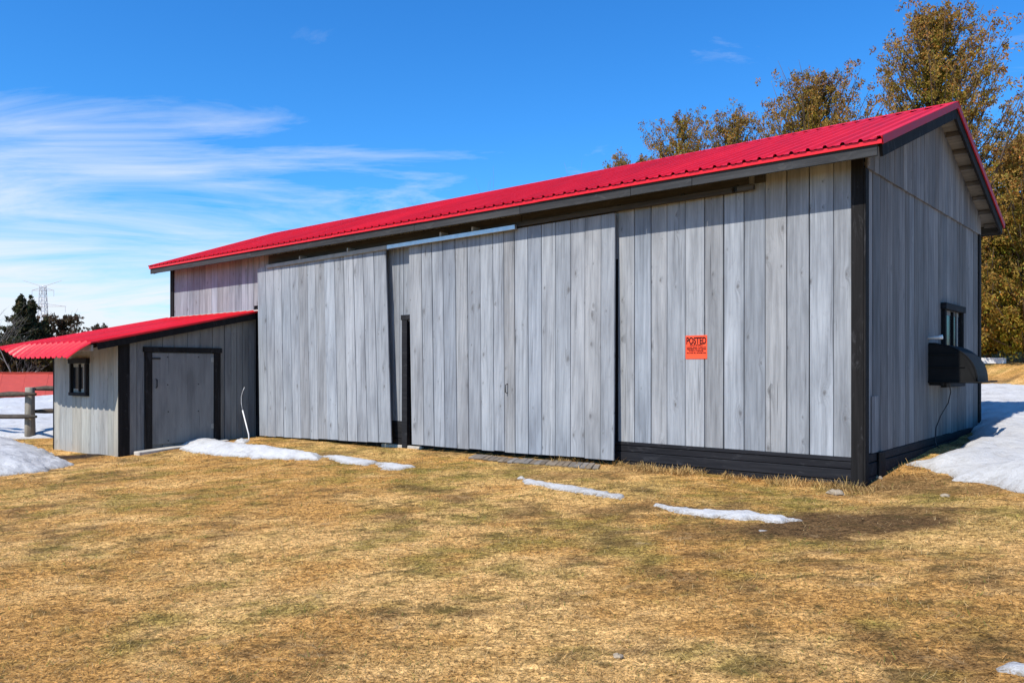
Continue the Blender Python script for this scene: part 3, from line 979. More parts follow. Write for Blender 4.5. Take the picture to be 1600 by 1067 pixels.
def deck():
    V = []; F = []
    for sgn in (0, 1):
        pts = [(-EAVE + 0.03, ZE + .03 * SLOPE), (WID / 2, ZR)]
        if sgn: pts = [(WID - p[0], p[1]) for p in pts]
        b = len(V)
        for x in (ROOFX0 + .02, ROOFX1 - .02):
            for (y, z) in pts:
                V.append((x, y, z - 0.008)); V.append((x, y, z - 0.03))
        f = [(0, 4, 6, 2), (1, 3, 7, 5), (0, 2, 3, 1), (4, 5, 7, 6), (0, 1, 5, 4), (2, 6, 7, 3)]
        F += [tuple(b + i for i in q) for q in f]
    return mesh('roof', V, F, M['osb'])


roof = link('roof', deck(), barn)
# ribbed sheets
PITCH = 0.2032
PW = PITCH * 4
SLEN = math.hypot(WID / 2 + EAVE, ZR - ZE) + 0.02


def sheet_mesh(L, nr=4, pitch=PITCH, name='metal_sheet', mat=None, rib=0.027):
    prof = []
    for k in range(nr):
        x = k * pitch
        prof += [(x, 0.0), (x + 0.016, rib), (x + 0.044, rib), (x + 0.062, 0.0), (x + 0.105, 0.0), (x + 0.11, 0.005), (x + 0.14, 0.005), (x + 0.145, 0.0)]
    prof += [(nr * pitch, 0.0), (nr * pitch + 0.016, rib + .0015), (nr * pitch + 0.044, rib + .0015), (nr * pitch + .062, 0.0015)]
    V = []; F = []
    rows = 2
    for j in range(rows):
        for (x, h) in prof:
            V.append((x, L * j / (rows - 1), h))
    m_ = len(prof)
    for i in range(m_ - 1):
        F.append((i, i + 1, m_ + i + 1, m_ + i))
    return mesh(name, V, F, mat or M['red'])


sm = sheet_mesh(SLEN)
pitch_a = math.atan2(ZR - ZE, WID / 2 + EAVE)
nsheet = int(math.ceil((ROOFX1 - ROOFX0) / PW))
PWr = (ROOFX1 - ROOFX0 - 0.05) / nsheet
for i in range(nsheet):
    o = link('metal_sheet', sm, roof, (ROOFX0 + i * PWr, -EAVE - 0.045, ZE - 0.006 + rnd.uniform(0, 0.002)), (pitch_a + rnd.uniform(-0.0006, 0.0006), 0, 0))
    o.scale = (PWr / PW, 1, 1)
    o2 = link('metal_sheet', sm, roof, (ROOFX0 + (i + 1) * PWr, WID + EAVE + 0.02, ZE + 0.001), (pitch_a, 0, math.pi))
    o2.scale = (PWr / PW, 1, 1)
# ridge caps in lengths
xk = ROOFX0 - 0.01
while xk < ROOFX1:
    x1 = min(xk + 3.05, ROOFX1 + 0.02)
    V = []; F = []
    for x in (xk, x1):
        for (dy, dz) in ((-0.15, -0.15 * SLOPE + 0.026), (-0.02, 0.022), (0, 0.034), (0.02, 0.022), (0.15, -0.15 * SLOPE + 0.026)):
            V.append((x - xk, dy, dz))
    for i in range(4):
        F.append((i + 5, i, i + 1, i + 6)[::-1])
    link('ridge_cap', mesh('ridge_cap', V, F, M['red']), roof, (xk, WID / 2, ZR + 0.003 + 0.002 * rnd.random()))
    xk += 3.0
# eave trim in lengths, each lapped over the next
for (yy, sg) in ((-EAVE, 1), (WID + EAVE, -1)):
    xk = ROOFX0 - 0.005
    k = 0
    while xk < ROOFX1 - .3:
        x1 = min(xk + 2.55, ROOFX1 + 0.004)
        o = box('eave_trim', barn, xk, x1, yy - sg * (0.026 + 0.003 * (k % 2)), yy - sg * 0.012, ZE - 0.058 + 0.003 * (k % 2), ZE - 0.006, M['red_trim'], 0.002)
        xk += 2.5; k += 1
# fascia boards, charcoal, butted
for (yy, sg) in ((-EAVE, 1), (WID + EAVE, -1)):
    cuts = [ROOFX0 + .02] + [fw(u, 300, -EAVE)[0] for u in (392, 647, 812, 985, 1081)] + [ROOFX1 - 0.05]
    for i in range(len(cuts) - 1):
        dz = rnd.uniform(-0.007, 0.004)
        box('fascia_board', barn, cuts[i] + .003, cuts[i + 1] - .003, yy, yy + sg * 0.03, ZE - 0.178 + dz, ZE - 0.028, M['fascia'], 0.003)
    # sub-fascia nailer and soffit shadow gap
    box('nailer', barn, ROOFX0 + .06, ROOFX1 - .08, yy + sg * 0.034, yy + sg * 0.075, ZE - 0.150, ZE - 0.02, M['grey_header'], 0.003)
# rafter tails under the front eave
x = -LEN + 0.2
while x < 0.0:
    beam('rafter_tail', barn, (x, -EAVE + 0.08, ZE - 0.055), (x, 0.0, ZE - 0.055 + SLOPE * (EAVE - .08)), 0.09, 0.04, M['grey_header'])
    x += 0.61
# barge boards (black), rake trims (red), lookouts on both ends
for (xe, sg) in ((ROOFX1, 1), (ROOFX0, -1)):
    for side in (0, 1):
        def Yf(y): return y if side == 0 else WID - y
        e0 = (-EAVE + 0.02); e1 = WID / 2
        upn = Vector((0, -SLOPE if side == 0 else SLOPE, 1)).normalized()
        p = Vector((xe - sg * 0.03, Yf(e0), ZE + 0.02 * SLOPE)) - upn * 0.115
        q = Vector((xe - sg * 0.03, Yf(e1), ZR)) - upn * 0.115
        beam('barge_board', barn, p, q, 0.165, 0.035, M['black_trim'], up=upn)
        p = Vector((xe + sg * 0.004, Yf(e0 - .04), ZE - 0.02 * SLOPE)) - upn * 0.012
        q = Vector((xe + sg * 0.004, Yf(e1), ZR)) - upn * 0.012
        beam('rake_trim', barn, p, q, 0.095, 0.022, M['red_rake'], up=upn)
        p2 = Vector((xe - sg * 0.045, Yf(e0 - .04), ZE - 0.02 * SLOPE)) + upn * 0.033
        q2 = Vector((xe - sg * 0.045, Yf(e1), ZR)) + upn * 0.033
        beam('rake_trim', barn, p2, q2, 0.008, 0.10, M['red'], up=upn)
        for k in range(8):
            yk = -EAVE + 0.16 + k * 0.47
            zc_ = ZE + SLOPE * (yk + EAVE) - 0.058
            if sg > 0: box('lookout', barn, 0.060, xe - 0.05, Yf(yk) - 0.02, Yf(yk) + 0.02, zc_ - 0.045, zc_ + 0.022, M['raw_wood'])

# -- header over the doors, track rails
ya = -0.030
hx0, hz0 = fw(420, 405, -0.05); hx1, _ = fw(1192, 280, -0.05)
z_tr = 3.32
tA = fw(417, 417, -0.20); tB = fw(606, 386.5, -0.20); tC = fw(806, 355, -0.20); tD = fw(1178, 292, -0.10)
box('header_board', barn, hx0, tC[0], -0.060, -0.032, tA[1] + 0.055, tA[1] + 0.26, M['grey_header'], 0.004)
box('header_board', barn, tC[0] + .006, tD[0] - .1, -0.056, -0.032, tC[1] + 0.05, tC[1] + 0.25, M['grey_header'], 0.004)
beam('track_rail', barn, (tA[0], -0.20, tA[1]), (tB[0], -0.20, tB[1]), 0.075, 0.05, M['dull_steel'])
beam('track_rail', barn, (tB[0] + .004, -0.205, tB[1]), (tC[0], -0.205, tC[1]), 0.072, 0.05, M['galv'])
tC2 = fw(808, 352, -0.10)
beam('track_rail', barn, (tC2[0], -0.10, tC2[1]), (fw(1145, 297, -.1)[0], -0.10, fw(1145, 297.5, -.1)[1]), 0.07, 0.06, M['grey_header'])
a_ = fw(1153, 296, -.1)
beam('track_rail', barn, (a_[0], -0.10, a_[1]), (tD[0], -0.10, tD[1]), 0.07, 0.06, M['grey_header'])
for u, v in ((470, 406), (545, 394), (690, 370), (740, 362)):
    hx, hz = fw(u, v, -0.2)
    box('track_bracket', barn, hx - .02, hx + .02, -0.235, -0.06, hz + 0.005, hz + 0.075, M['dull_steel'], 0.003)
for u, v in ((860, 344), (965, 326), (1065, 309), (1149, 296)):
    hx, hz = fw(u, v, -0.1)
    box('track_bracket', barn, hx - .03, hx + .03, -0.075, -0.03, hz - 0.03, hz + 0.06, M['black_iron'], 0.003)
bx_, bz_ = fw(1188, 275, -0.04)
box('header_block', barn, bx_ - .07, bx_ + .07, -0.062, -0.034, bz_ - 0.09, bz_ + .2, M['grey_header'], 0.004)


# -- sliding doors: ledger frame as the part, boards as its sub-parts
def sliding_door(tl, tr, br, bl, bot_u, ytop, ybot, handle=None):
    """corners given in photo pixels on planes y=ytop (top) and y=ybot (bottom)"""
    TL = fw(*tl, ytop); TR = fw(*tr, ytop); BL = fw(*bl, ybot); BR = fw(*br, ybot)
    H = (TL[1] + TR[1]) / 2 - (BL[1] + BR[1]) / 2
    tilt = math.atan2(ybot - ytop, -H)           # lean of the door plane
    V = []; F = []

    def led(z):
        s = (TL[1] - z) / (TL[1] - BL[1]) if TL[1] != BL[1] else 0
        yy = ytop + (ybot - ytop) * s
        x0 = TL[0] + (BL[0] - TL[0]) * s + 0.06; x1 = TR[0] + (BR[0] - TR[0]) * s - 0.06
        b = len(V); V.extend(boxv(x0, x1, yy + 0.001, yy + 0.045, z - .07, z + .07)); F.extend([tuple(i + b for i in f) for f in BOXF])
    zl = BL[1]
    for fz in (0.10, 0.36, 0.63, 0.92):
        led(zl + (TL[1] - zl) * fz)
    d = link('sliding_door', mesh('sliding_door', V, F, M['raw_wood']), barn)
    xb = [fw(u, br[1] - 8, ybot)[0] for u in bot_u]
    xb[0] = BL[0]; xb[-1] = BR[0]
    n = len(xb)
    for i in range(n - 1):
        def top(k):
            s = (xb[k] - BL[0]) / (BR[0] - BL[0])
            return TL[0] + (TR[0] - TL[0]) * s, TL[1] + (TR[1] - TL[1]) * s
        def bot(k):
            s = (xb[k] - BL[0]) / (BR[0] - BL[0])
            return xb[k], BL[1] + (BR[1] - BL[1]) * s
        g = 0.0018 * (0.7 + rnd.random())
        if rnd.random() < 0.45: g += 0.004
        t0, t1, b0, b1 = top(i), top(i + 1), bot(i), bot(i + 1)
        jz = rnd.uniform(-0.012, 0.006)
        q = [(b0[0] + g, b0[1] + jz), (b1[0] - g, b1[1] + jz), (t1[0] - g, t1[1]), (t0[0] + g, t0[1])]
        yj = rnd.uniform(0, 0.006)
        o = board('board', d, q, 0.025 + yj, M['door_board'], (0, ybot, 0))
        o.rotation_euler[0] = math.atan2(-(ytop - ybot), H)
    # right edge stile seen from the side
    return d


LD = [406.8, 420, 432.7, 445, 459, 472, 486, 499, 513.5, 530, 545, 560.6, 576, 593.5, 613]
RD = [644.7, 664, 680, 697, 716, 734.6, 754, 773.5, 790, 806.8, 827.4, 848.5, 869.6, 892.6, 915, 939.4, 960.5]
d1 = sliding_door((403.5, 420), (604, 390), (613, 692), (406.8, 680), LD, -0.155, -0.18)
d2 = sliding_door((640, 385), (962.5, 333.5), (960.5, 718), (644.7, 694), RD, -0.105, -0.20)
hx, hz = fw(793, 607, -0.2)
tube('handle', d2, [(hx, -0.195, hz + .075), (hx, -0.25, hz + .06), (hx, -0.25, hz - .06), (hx, -0.195, hz - .075)], 0.008, M['black_iron'], 6)

# narrow black doorway between the sliding doors
x0, _ = fw(628.5, 600, -0.05); x1, _ = fw(636.5, 600, -0.05)
zt_ = fw(636, 500, -0.06)[1]
box('doorway_trim', barn, x0, x1, -0.065, 0.03, -0.35, zt_, M['black_wood'], 0.004)
box('doorway_trim', barn, fw(626.5, 500, -.06)[0], fw(660, 500, -.06)[0], -0.07, 0.03, zt_ + 0.003, zt_ + 0.095, M['black_wood'], 0.004)


# -- windows
def window(parent, xa, xb, z0, z1, plane, off, name='window', mull=True, headw=0.035):
    """framed window on a wall; plane 'gable' (a..b = y, faces +X at x=off) or 'front' (a..b = x, faces -Y at y=off)"""
    t = 0.075

    def bx(nm, par, a0, a1, q0, q1, d0, d1, mt):
        if plane == 'gable':
            return box(nm, par, off + d0, off + d1, a0, a1, q0, q1, mt, 0.004)
        return box(nm, par, a0, a1, off - d1, off - d0, q0, q1, mt, 0.004)
    w_ = bx(name, parent, xa + t, xb - t, z0 + t, z1 - t, 0.001, 0.008, M['glass'])
    inv = Vector(w_.location)
    kids = []
    kids.append(bx('frame', None, xa, xa + t, z0, z1, 0.0, 0.06, M['black_trim']))
    kids.append(bx('frame', None, xb - t, xb, z0, z1, 0.0, 0.06, M['black_trim']))
    kids.append(bx('frame', None, xa - headw, xb + headw, z1 + .002, z1 + 0.10, 0.0, 0.08, M['black_wood']))
    kids.append(bx('sill', None, xa - .01, xb + .01, z0 - 0.07, z0 - .002, 0.0, 0.075, M['black_wood']))
    if mull:
        mm = (xa + xb) / 2
        kids.append(bx('sash', None, mm - 0.025, mm + 0.03, z0 + .01, z1 - .01, 0.0, 0.035, M['black_trim']))
        kids.append(bx('sash', None, mm + 0.24 * (xb - xa), mm + 0.24 * (xb - xa) + .03, z0 + .01, z1 - .01, 0.0, 0.028, M['dull_steel']))
    for k_ in kids:
        k_.parent = w_; k_.location = Vector(k_.location) - inv
    return w_


ya_, zt1 = gw(1466, 479); yb_, _ = gw(1498, 484)
window(barn, ya_ + .05, yb_ - .05, zt1 - 1.15, zt1 - 0.04, 'gable', 0.030)

# ------------------------------------------------------------------ LEAN-TO
shed = tag(empty('lean_to_shed', (SX, SY, float(terrain(SX, SY)))), 'low grey lean-to shed with red sloping roof and plywood door against barn', 'shed')
S0 = Vector(shed.location)


def sh(o):
    o.parent = shed
    o.location = Vector(o.location) - S0
    return o


ZH, RS = 2.57, 0.2145            # roof height at the barn wall, fall per metre


def sroof(y):
    return ZH + RS * y


def svec(V):
    return V


# inner shell
def sshell():
    V = []; F = []
    xs0, xs1 = SL + .03, SX - .03
    ys0, ys1 = SY + .03, -0.03
    P = [(xs0, ys0, -.9), (xs1, ys0, -.9), (xs1, ys1, -.9), (xs0, ys1, -.9), (xs0, ys0, sroof(ys0) - .1), (xs1, ys0, sroof(ys0) - .1), (xs1, ys1, sroof(ys1) - .1), (xs0, ys1, sroof(ys1) - .1)]
    return mesh('inner_wall', P, BOXF, M['dark'])


sh(link('inner_wall', sshell(), None))
# right wall boards (facing +X): plane x=SX, along y
su = [197, 213, 235, 253, 271, 292, 312, 331, 350, 360, 369, 378, 388, 397, 404]
sye = [gw(u, 600, SX)[0] for u in su]
sye[0] = SY + 0.02; sye[-1] = -0.03
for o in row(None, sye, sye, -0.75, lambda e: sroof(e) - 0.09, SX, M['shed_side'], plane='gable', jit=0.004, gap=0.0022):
    sh(o)
# front boards (facing -Y)
fu = [86, 95, 103.5, 115, 129, 144, 157, 170, 179, 184]
fxe = [fw(u, 650, SY)[0] for u in fu]
fxe[0] = SL + .03; fxe[-1] = SX + 0.015
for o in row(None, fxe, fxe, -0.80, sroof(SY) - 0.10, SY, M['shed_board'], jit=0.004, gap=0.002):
    sh(o)
# left wall boards
for i in range(10):
    a = -2.99 + i * 0.297; b_ = a + 0.294
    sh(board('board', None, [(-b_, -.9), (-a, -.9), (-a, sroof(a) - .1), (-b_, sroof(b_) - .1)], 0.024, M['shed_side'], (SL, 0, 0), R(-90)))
# corner trims
sh(box('corner_trim', None, SX + 0.002, SX + 0.045, SY - 0.028, SY + 0.185, -0.8, sroof(SY) - 0.07, M['black_trim'], 0.005))
sh(box('corner_trim', None, SL - 0.03, SL + 0.028, SY - 0.03, SY + 0.08, -0.8, sroof(SY) - 0.08, M['black_trim'], 0.005))
# door: plywood slab with trim, hinge, handle, screws
dyA, _ = gw(236, 620, SX); dyB, _ = gw(332, 620, SX)
dzT = gw(285, 552, SX)[1]; dzB = float(terrain(SX, (dyA + dyB) / 2)) + 0.06
door = sh(box('door', None, SX + 0.030, SX + 0.052, dyA, dyB, dzB, dzT, M['plywood'], 0.003))
DO = Vector((SX + 0.041, (dyA + dyB) / 2, (dzB + dzT) / 2))


def dk(o):
    o.parent = door
    o.location = Vector(o.location) - DO
    return o


trw = 0.15
sh(box('door_trim', None, SX + 0.026, SX + 0.072, dyA - trw, dyA - .006, dzB - 0.3, dzT + .012, M['black_trim'], 0.004))
sh(box('door_trim', None, SX + 0.026, SX + 0.072, dyB + .006, dyB + trw, dzB - 0.3, dzT + .012, M['black_trim'], 0.004))
sh(box('door_trim', None, SX + 0.026, SX + 0.078, dyA - trw - .03, dyB + trw + .03, dzT + 0.016, dzT + 0.12, M['black_trim'], 0.004))
hy, hz = gw(242, 599, SX)
dk(tube('handle', None, [(SX + .05, hy, hz + .085), (SX + .095, hy, hz + .07), (SX + .095, hy, hz - .07), (SX + .05, hy, hz - .085)], 0.012, M['black_iron'], 6))
hy, hz = gw(241, 560, SX)
dk(box('latch', None, SX + .053, SX + .068, hy - .09, hy + .10, hz - .018, hz + .018, M['black_iron'], 0.004))
for v in (562, 665):
    hy, hz = gw(331, v, SX)
    dk(box('hinge', None, SX + .053, SX + .060, hy - .05, hy + .01, hz - .05, hz + .05, M['dull_steel'], 0.002))
for (u, v) in ((260, 558), (308, 558), (260, 601), (308, 600), (261, 643), (308, 642), (261, 688)):
    hy, hz = gw(u, v, SX)
    dk(box('screw', None, SX + .0525, SX + .057, hy - .012, hy + .012, hz - .012, hz + .012, M['black_iron'], 0.003))
# window on the front
wa, wz1 = fw(112.5, 568, SY - .03); wb, _ = fw(139, 568, SY - .03); _, wz0 = fw(126, 613, SY - .03)
sw = window(None, wa, wb, wz0, wz1, 'front', SY - 0.026, headw=0.03)
sh(sw)

# lean-to roof: deck, ribbed sheets whose overhang is bent down, barge board
XR0, XR1 = -17.05, -12.76
Yfold, Ylip = -3.58, -3.88


def rpoint(fx, s):
    """fx 0..1 from the west edge to the east edge; s 0..1 wall to fold, 1..2 fold to lip"""
    xe0 = XR0; xe1 = XR1
    bend = float(sstep(0.02, 0.42, fx))
    if s <= 1:
        y = Yfold * s
        return (xe0 + (xe1 - xe0) * fx, y, sroof(y))
    q = s - 1
    xsh = -0.34 * q * bend
    x = xe0 + (xe1 - xe0) * fx + xsh * (0.3 + 0.7 * fx)
    y = Yfold + (Ylip - Yfold) * q
    z0 = sroof(Yfold)
    z = z0 + (-0.295 * (0.75 * q + 0.25 * q * q) * bend + (1 - bend) * RS * (y - Yfold))
    return (x, y, z)


def sdeck():
    V = []; F = []
    pts = []
    for s in (0.0, 0.97):
        for fx in (0.005, 0.99):
            p = rpoint(fx, s)
            pts.append(p)
    for p in pts: V.append((p[0], p[1] - (0.02 if p[1] > -1 else 0), p[2] - 0.012))
    for p in pts: V.append((p[0], p[1] - (0.02 if p[1] > -1 else 0), p[2] - 0.04))
    F = [(0, 1, 3, 2)[::-1], (4, 5, 7, 6), (0, 1, 5, 4), (2, 6, 7, 3), (0, 4, 6, 2), (1, 3, 7, 5)]
    return mesh('roof', V, F, M['black_trim'])


sroofo = sh(link('roof', sdeck(), None))
npan = 5
for k in range(npan):
    ribs = 3
    prof = []
    for r_ in range(ribs):
        b0 = r_ / ribs
        prof += [(b0, 0), (b0 + .04, .034), (b0 + .10, .034), (b0 + .15, 0), (b0 + .25, 0)]
    prof += [(1.0, 0.001)]
    if k == npan - 1: prof += [(1.001, -0.03)]
    V = []; F = []
    ss = [0.0, 0.5, 0.9, 0.97, 1.0, 1.06, 1.25, 1.5, 1.75, 2.0]
    for s in ss:
        for (p, h) in prof:
            fx = min((k + p) / npan, 1.0)
            a = rpoint(fx, s)
            V.append((a[0], a[1] - (0.03 if s == 0 else 0), a[2] + h + 0.002 + 0.0006 * k))
    m_ = len(prof)
    for j in range(len(ss) - 1):
        for i in range(m_ - 1):
            F.append((j * m_ + i, (j + 1) * m_ + i, (j + 1) * m_ + i + 1, j * m_ + i + 1))
    o = link('metal_sheet', mesh('metal_sheet', V, F, M['red']), sroofo)
pA = rpoint(1.0, 0.02); pB = rpoint(1.0, 0.965)
# barge board and rake trim of the lean-to
sh(beam('barge_board', None, (pA[0] - .02, pA[1] - .05, pA[2] - 0.10), (pB[0] - .02, pB[1], pB[2] - 0.10), 0.13, 0.035, M['black_trim']))
sh(beam('rake_trim', None, (pA[0], pA[1] - .05, pA[2] - 0.012), (pB[0], pB[1], pB[2] - 0.012), 0.04, 0.02, M['red']))
c0 = rpoint(0.02, 0.98); c1 = rpoint(0.985, 0.98)
sh(box('fascia_board', None, c0[0] + .6, c1[0], Yfold + .04, Yfold + .07, sroof(Yfold) - 0.16, sroof(Yfold) - 0.045, M['shed_board'], 0.003))
sh(beam('wall_flashing', None, (XR0 + .3, -0.045, ZH + .02), (XR1, -0.045, ZH + .02), 0.03, 0.03, M['concrete']))
for xx in np.linspace(SL + .3, SX - .2, 5):
    sh(beam('rafter_tail', None, (xx, SY + .1, sroof(SY + .1) - .09), (xx, Yfold + .08, sroof(Yfold + .08) - .09), 0.09, 0.04, M['black_trim']))

# ------------------------------------------------------------------ things on and by the walls
# POSTED sign
sxa, sza = fw(1071.5, 524.5, -0.03); sxb, szb = fw(1105, 560.5, -0.03)
sign = tag(empty('posted_sign', ((sxa + sxb) / 2, -0.031, szb)), 'square orange POSTED notice tacked to the grey barn boards', 'sign')
W2 = (sxb - sxa) / 2; HS = sza - szb
pl = link('plate', bevbox('plate', W2, 0.0015, HS / 2, 0.0005, M['orange']), sign, (0, -0.0015, HS / 2))


def text(parent, s, size, cx, z, xs=1.0, bold=0.0, name='lettering'):
    cu = bpy.data.curves.new('txt', 'FONT')
    cu.body = s; cu.size = size; cu.align_x = 'CENTER'; cu.align_y = 'BOTTOM_BASELINE'
    cu.extrude = 0.0004
    cu.offset = bold
    o = bpy.data.objects.new('txt', cu); COL.objects.link(o)
    bpy.context.view_layer.update()
    me = bpy.data.meshes.new_from_object(o.evaluated_get(bpy.context.evaluated_depsgraph_get()))
    bpy.data.objects.remove(o)
    me.materials.clear(); me.materials.append(M['ink'])
    x = np.array([v.co[:] for v in me.vertices])
    wd = x[:, 0].max() - x[:, 0].min()
    t = link(name, me, parent, (cx, -0.0042, z), (R(90), 0, 0))
    return t, wd


def fit(s, wfrac, zfrac, hfrac, bold=0.0):
    size = hfrac * HS / 0.70
    t, wd = text(sign, s, size, 0, zfrac * HS, bold=bold)
    t.scale[0] = wfrac * 2 * W2 / wd


fit('POSTED', 0.93, 0.635, 0.285, 0.0048)
fit('PRIVATE PROPERTY', 0.62, 0.55, 0.05, 0.0012)
fit('HUNTING, FISHING, TRAPPING OR', 0.90, 0.46, 0.05, 0.0012)
fit('TRESPASSING FOR ANY PURPOSE', 0.90, 0.385, 0.05, 0.0012)
fit('IS STRICTLY FORBIDDEN', 0.68, 0.31, 0.05, 0.0012)
fit('VIOLATORS WILL BE PROSECUTED', 0.92, 0.225, 0.05, 0.0012)

# upturned hull fixed under the gable window: flat ribbed near end, curved shell, flared lip
HY0 = gw(1450, 597, 0.03)[0]
HZ0 = gw(1450, 597, 0.03)[1]
HH = gw(1450, 537, 0.03)[1] - HZ0
HW = 0.66; HL = 1.15
hull = tag(empty('upturned_hull', (0.032, HY0, HZ0)), 'dark upturned boat-like hull fixed below the gable window', 'hull')
prof = []
for k in range(13):
    a = math.pi / 2 * k / 12
    prof.append((HW * 0.93 * math.sin(a) ** 1.0, HH * math.cos(a) ** 0.86))
prof = [(0.0, HH)] + [(0.12 * HW, HH * 0.995)] + prof[3:]
prof += [(HW * 0.93, 0.015)]
lens = [0.0, 0.03, 0.35, 0.75, HL]
V = []; F = []
for j, l in enumerate(lens):
    k = 1.0 if j > 0 else 0.985
    shr = 1 - 0.10 * (l / HL) ** 2
    for (x_, z_) in prof:
        V.append((x_ * k * shr, l, z_ * k))
m_ = len(prof)
for j in range(len(lens) - 1):
    for i in range(m_ - 1):
        F.append((j * m_ + i, j * m_ + i + 1, (j + 1) * m_ + i + 1, (j + 1) * m_ + i)[::-1])
b = len(V)
F.append(tuple(range(m_)) + (b,)); V.append((0.0, 0.0, 0.0))
b = len(V); F.append(tuple(reversed(range((len(lens) - 1) * m_, len(lens) * m_))) + (b,)); V.append((0, HL, 0))
link('shell', mesh('shell', V, F, M['hull'], False), hull)
for zz in (0.40, 0.73):
    xr = np.interp(zz * HH, [p[1] for p in reversed(prof)], [p[0] for p in reversed(prof)])
    beam('rib', hull, (0.032 + .01, HY0 - 0.006, HZ0 + zz * HH), (0.032 + xr * .82, HY0 - 0.006, HZ0 + zz * HH), 0.018, 0.016, M['hull'])
V, F = [], []
lip = [(0.0, -0.02), (0.0, HL)]
link('lip', bevbox('lip', HW * 0.52, 0.02, 0.012, 0.004, M['hull']), hull, (HW * 0.52, -0.004, 0.004))
link('lip', bevbox('lip', 0.035, HL / 2 + .01, 0.011, 0.004, M['hull']), hull, (HW * 0.97, HL / 2 - .012, 0.006))
# keel strip following the curve
kp = [(p[0] * 1.0 + .004, 0.30 * HL * 0 + 0.02, p[1] + .004) for p in prof]
V, F = tubev(kp, [0.011] * len(kp), 6)
link('keel_strip', mesh('keel_strip', V, F, M['hull'], True), hull)
link('bracket', bevbox('bracket', 0.09, 0.03, 0.02, 0.004, M['black_trim']), hull, (0.10, 0.04, -0.026))
# cord that hangs over the hull down to the ground
pc = []
for (u, v, x_) in ((1470, 538, .16), (1477, 552, .21), (1479, 575, .22), (1480, 600, .20), (1482, 612, .15), (1478, 630, .12), (1466, 650, .10), (1459, 668, .09), (1457.5, 688, .09), (1459, 696, .12), (1464, 699, .2)):
    y_, z_ = gw(u, v, x_)
    pc.append((x_ + .03, y_ - (.05 if v < 600 else 0), z_))
tag(tube('power_cord', None, pc, 0.008, M['black_iron'], 6), 'thin black cord hanging from the hull down to the snow', 'cord')
# short white pipe sticking out of the gable
y0_, z0_ = gw(1450, 527, .03)
wp = tube('wall_pipe', None, [(0.02, y0_, z0_ - .01), (0.16, y0_, z0_ - 0.005), (0.22, y0_, z0_ + .0)], [0.016, 0.022, 0.034], M['white'], 10)
tag(wp, 'short white pipe sticking out of the gable above the hull', 'pipe')

# white conduit with loose cable at the inner corner by the lean-to
gxp, gyp = gnd(389, 683)
gyp = -0.55; gxp = SX + 0.35
zb_ = float(terrain(gxp, gyp))


def onray(u, v, y=gyp):
    x_, z_ = fw(u, v, y)
    return (x_, y, z_)


p0 = onray(389, 686); p1 = onray(379, 641)
cnd = tag(empty('conduit', p0), 'thin white conduit with loose cable standing in the lean-to corner', 'conduit')
V, F = tubev([Vector((0, 0, -.05)), Vector((0, 0, 0)), Vector((-0.01, 0, .1)), Vector(p1) - Vector(p0)], [0.014] * 4, 8)
link('pipe', mesh('pipe', V, F, M['white'], True), cnd)
V, F = tubev([Vector(onray(u, v)) - Vector(p0) for u, v in ((379, 641), (377, 630), (377, 620), (379, 612), (382, 605))], [0.005] * 5, 6)
link('cable', mesh('cable', V, F, M['white'], True), cnd)

# pale door sill slab before the lean-to door
za = float(terrain(SX + .2, (dyA + dyB) / 2))
slab = link('door_slab', bevbox('door_slab', 0.12, 0.95, 0.04, 0.012, M['concrete']), None, (SX + 0.22, (dyA + dyB) / 2 - .1, za - 0.02), (-0.05, 0, 0))
slab.rotation_euler[0] = 0.06
tag(slab, 'pale low slab at the foot of the plywood door', 'slab')

# half-buried slatted ramp before the wide sliding door
rx0 = fw(735, 706, -.5)[0]; rx1 = fw(935, 725, -.5)[0]
ramp_o = tag(empty('slatted_ramp', (rx0, -0.5, float(terrain((rx0 + rx1) / 2, -.5)))), 'half-buried brown slatted ramp below the wide sliding door', 'ramp')
RB = Vector(ramp_o.location)
n_s = 24
for i in range(n_s):
    xa_ = rx0 + (rx1 - rx0) * i / n_s
    z_ = float(terrain(xa_, -.45)) + 0.012 + rnd.uniform(-.004, .004)
    me = bevbox('slat', (rx1 - rx0) / n_s * 0.40, 0.20 + rnd.uniform(-.03, .03), 0.014, 0.004, M['raw_wood'])
    link('slat', me, ramp_o, Vector((xa_ + .05, -.47, z_)) - RB, (0.02, rnd.uniform(-.03, .03), R(28) + rnd.uniform(-.03, .03)))


# stones
def stone(u, v, r_, seed, label):
    x_, y_ = gnd(u, v)
    rs = np.random.RandomState(seed)
    V = []; F = []
    n, m2 = 9, 6
    for i in range(m2 + 1):
        th = math.pi * i / m2
        for k in range(n):
            ph = 2 * math.pi * k / n
            q = 1 + 0.6 * (rs.rand() - .5)
            V.append((r_ * q * math.sin(th) * math.cos(ph), 0.75 * r_ * q * math.sin(th) * math.sin(ph), 0.42 * r_ * q * math.cos(th)))
    for i in range(m2):
        for k in range(n):
            F.append((i * n + k, (i + 1) * n + k, (i + 1) * n + (k + 1) % n, i * n + (k + 1) % n))
    o = link('stone', mesh('stone', V, F, M['stone'], False), None, (x_, y_, float(terrain(x_, y_)) + 0.012))
    tag(o, label, 'stone')


stone(1308, 773, 0.10, 1, 'flat pale stone in the straw before the barn corner')
stone(1477, 776, 0.05, 2, 'small pale stone on the lawn near the snow edge')
stone(1372, 748, 0.06, 3, 'rounded stone at the foot of the black corner post')
stone(966, 1031, 0.03, 4, 'tiny pebble lying alone in the open dead lawn')

# ------------------------------------------------------------------ rail fence west of the lean-to
fpx, fpy = gnd(47, 688)
fpx, fpy = -18.72, -2.62
fz = float(terrain(fpx, fpy))
fence = tag(empty('rail_fence', (fpx, fpy, fz)), 'weathered split-rail fence with round posts beside the lean-to', 'fence')
FO = Vector(fence.location)
fdir = Vector((0.905, 0.425, 0))      # towards the barn


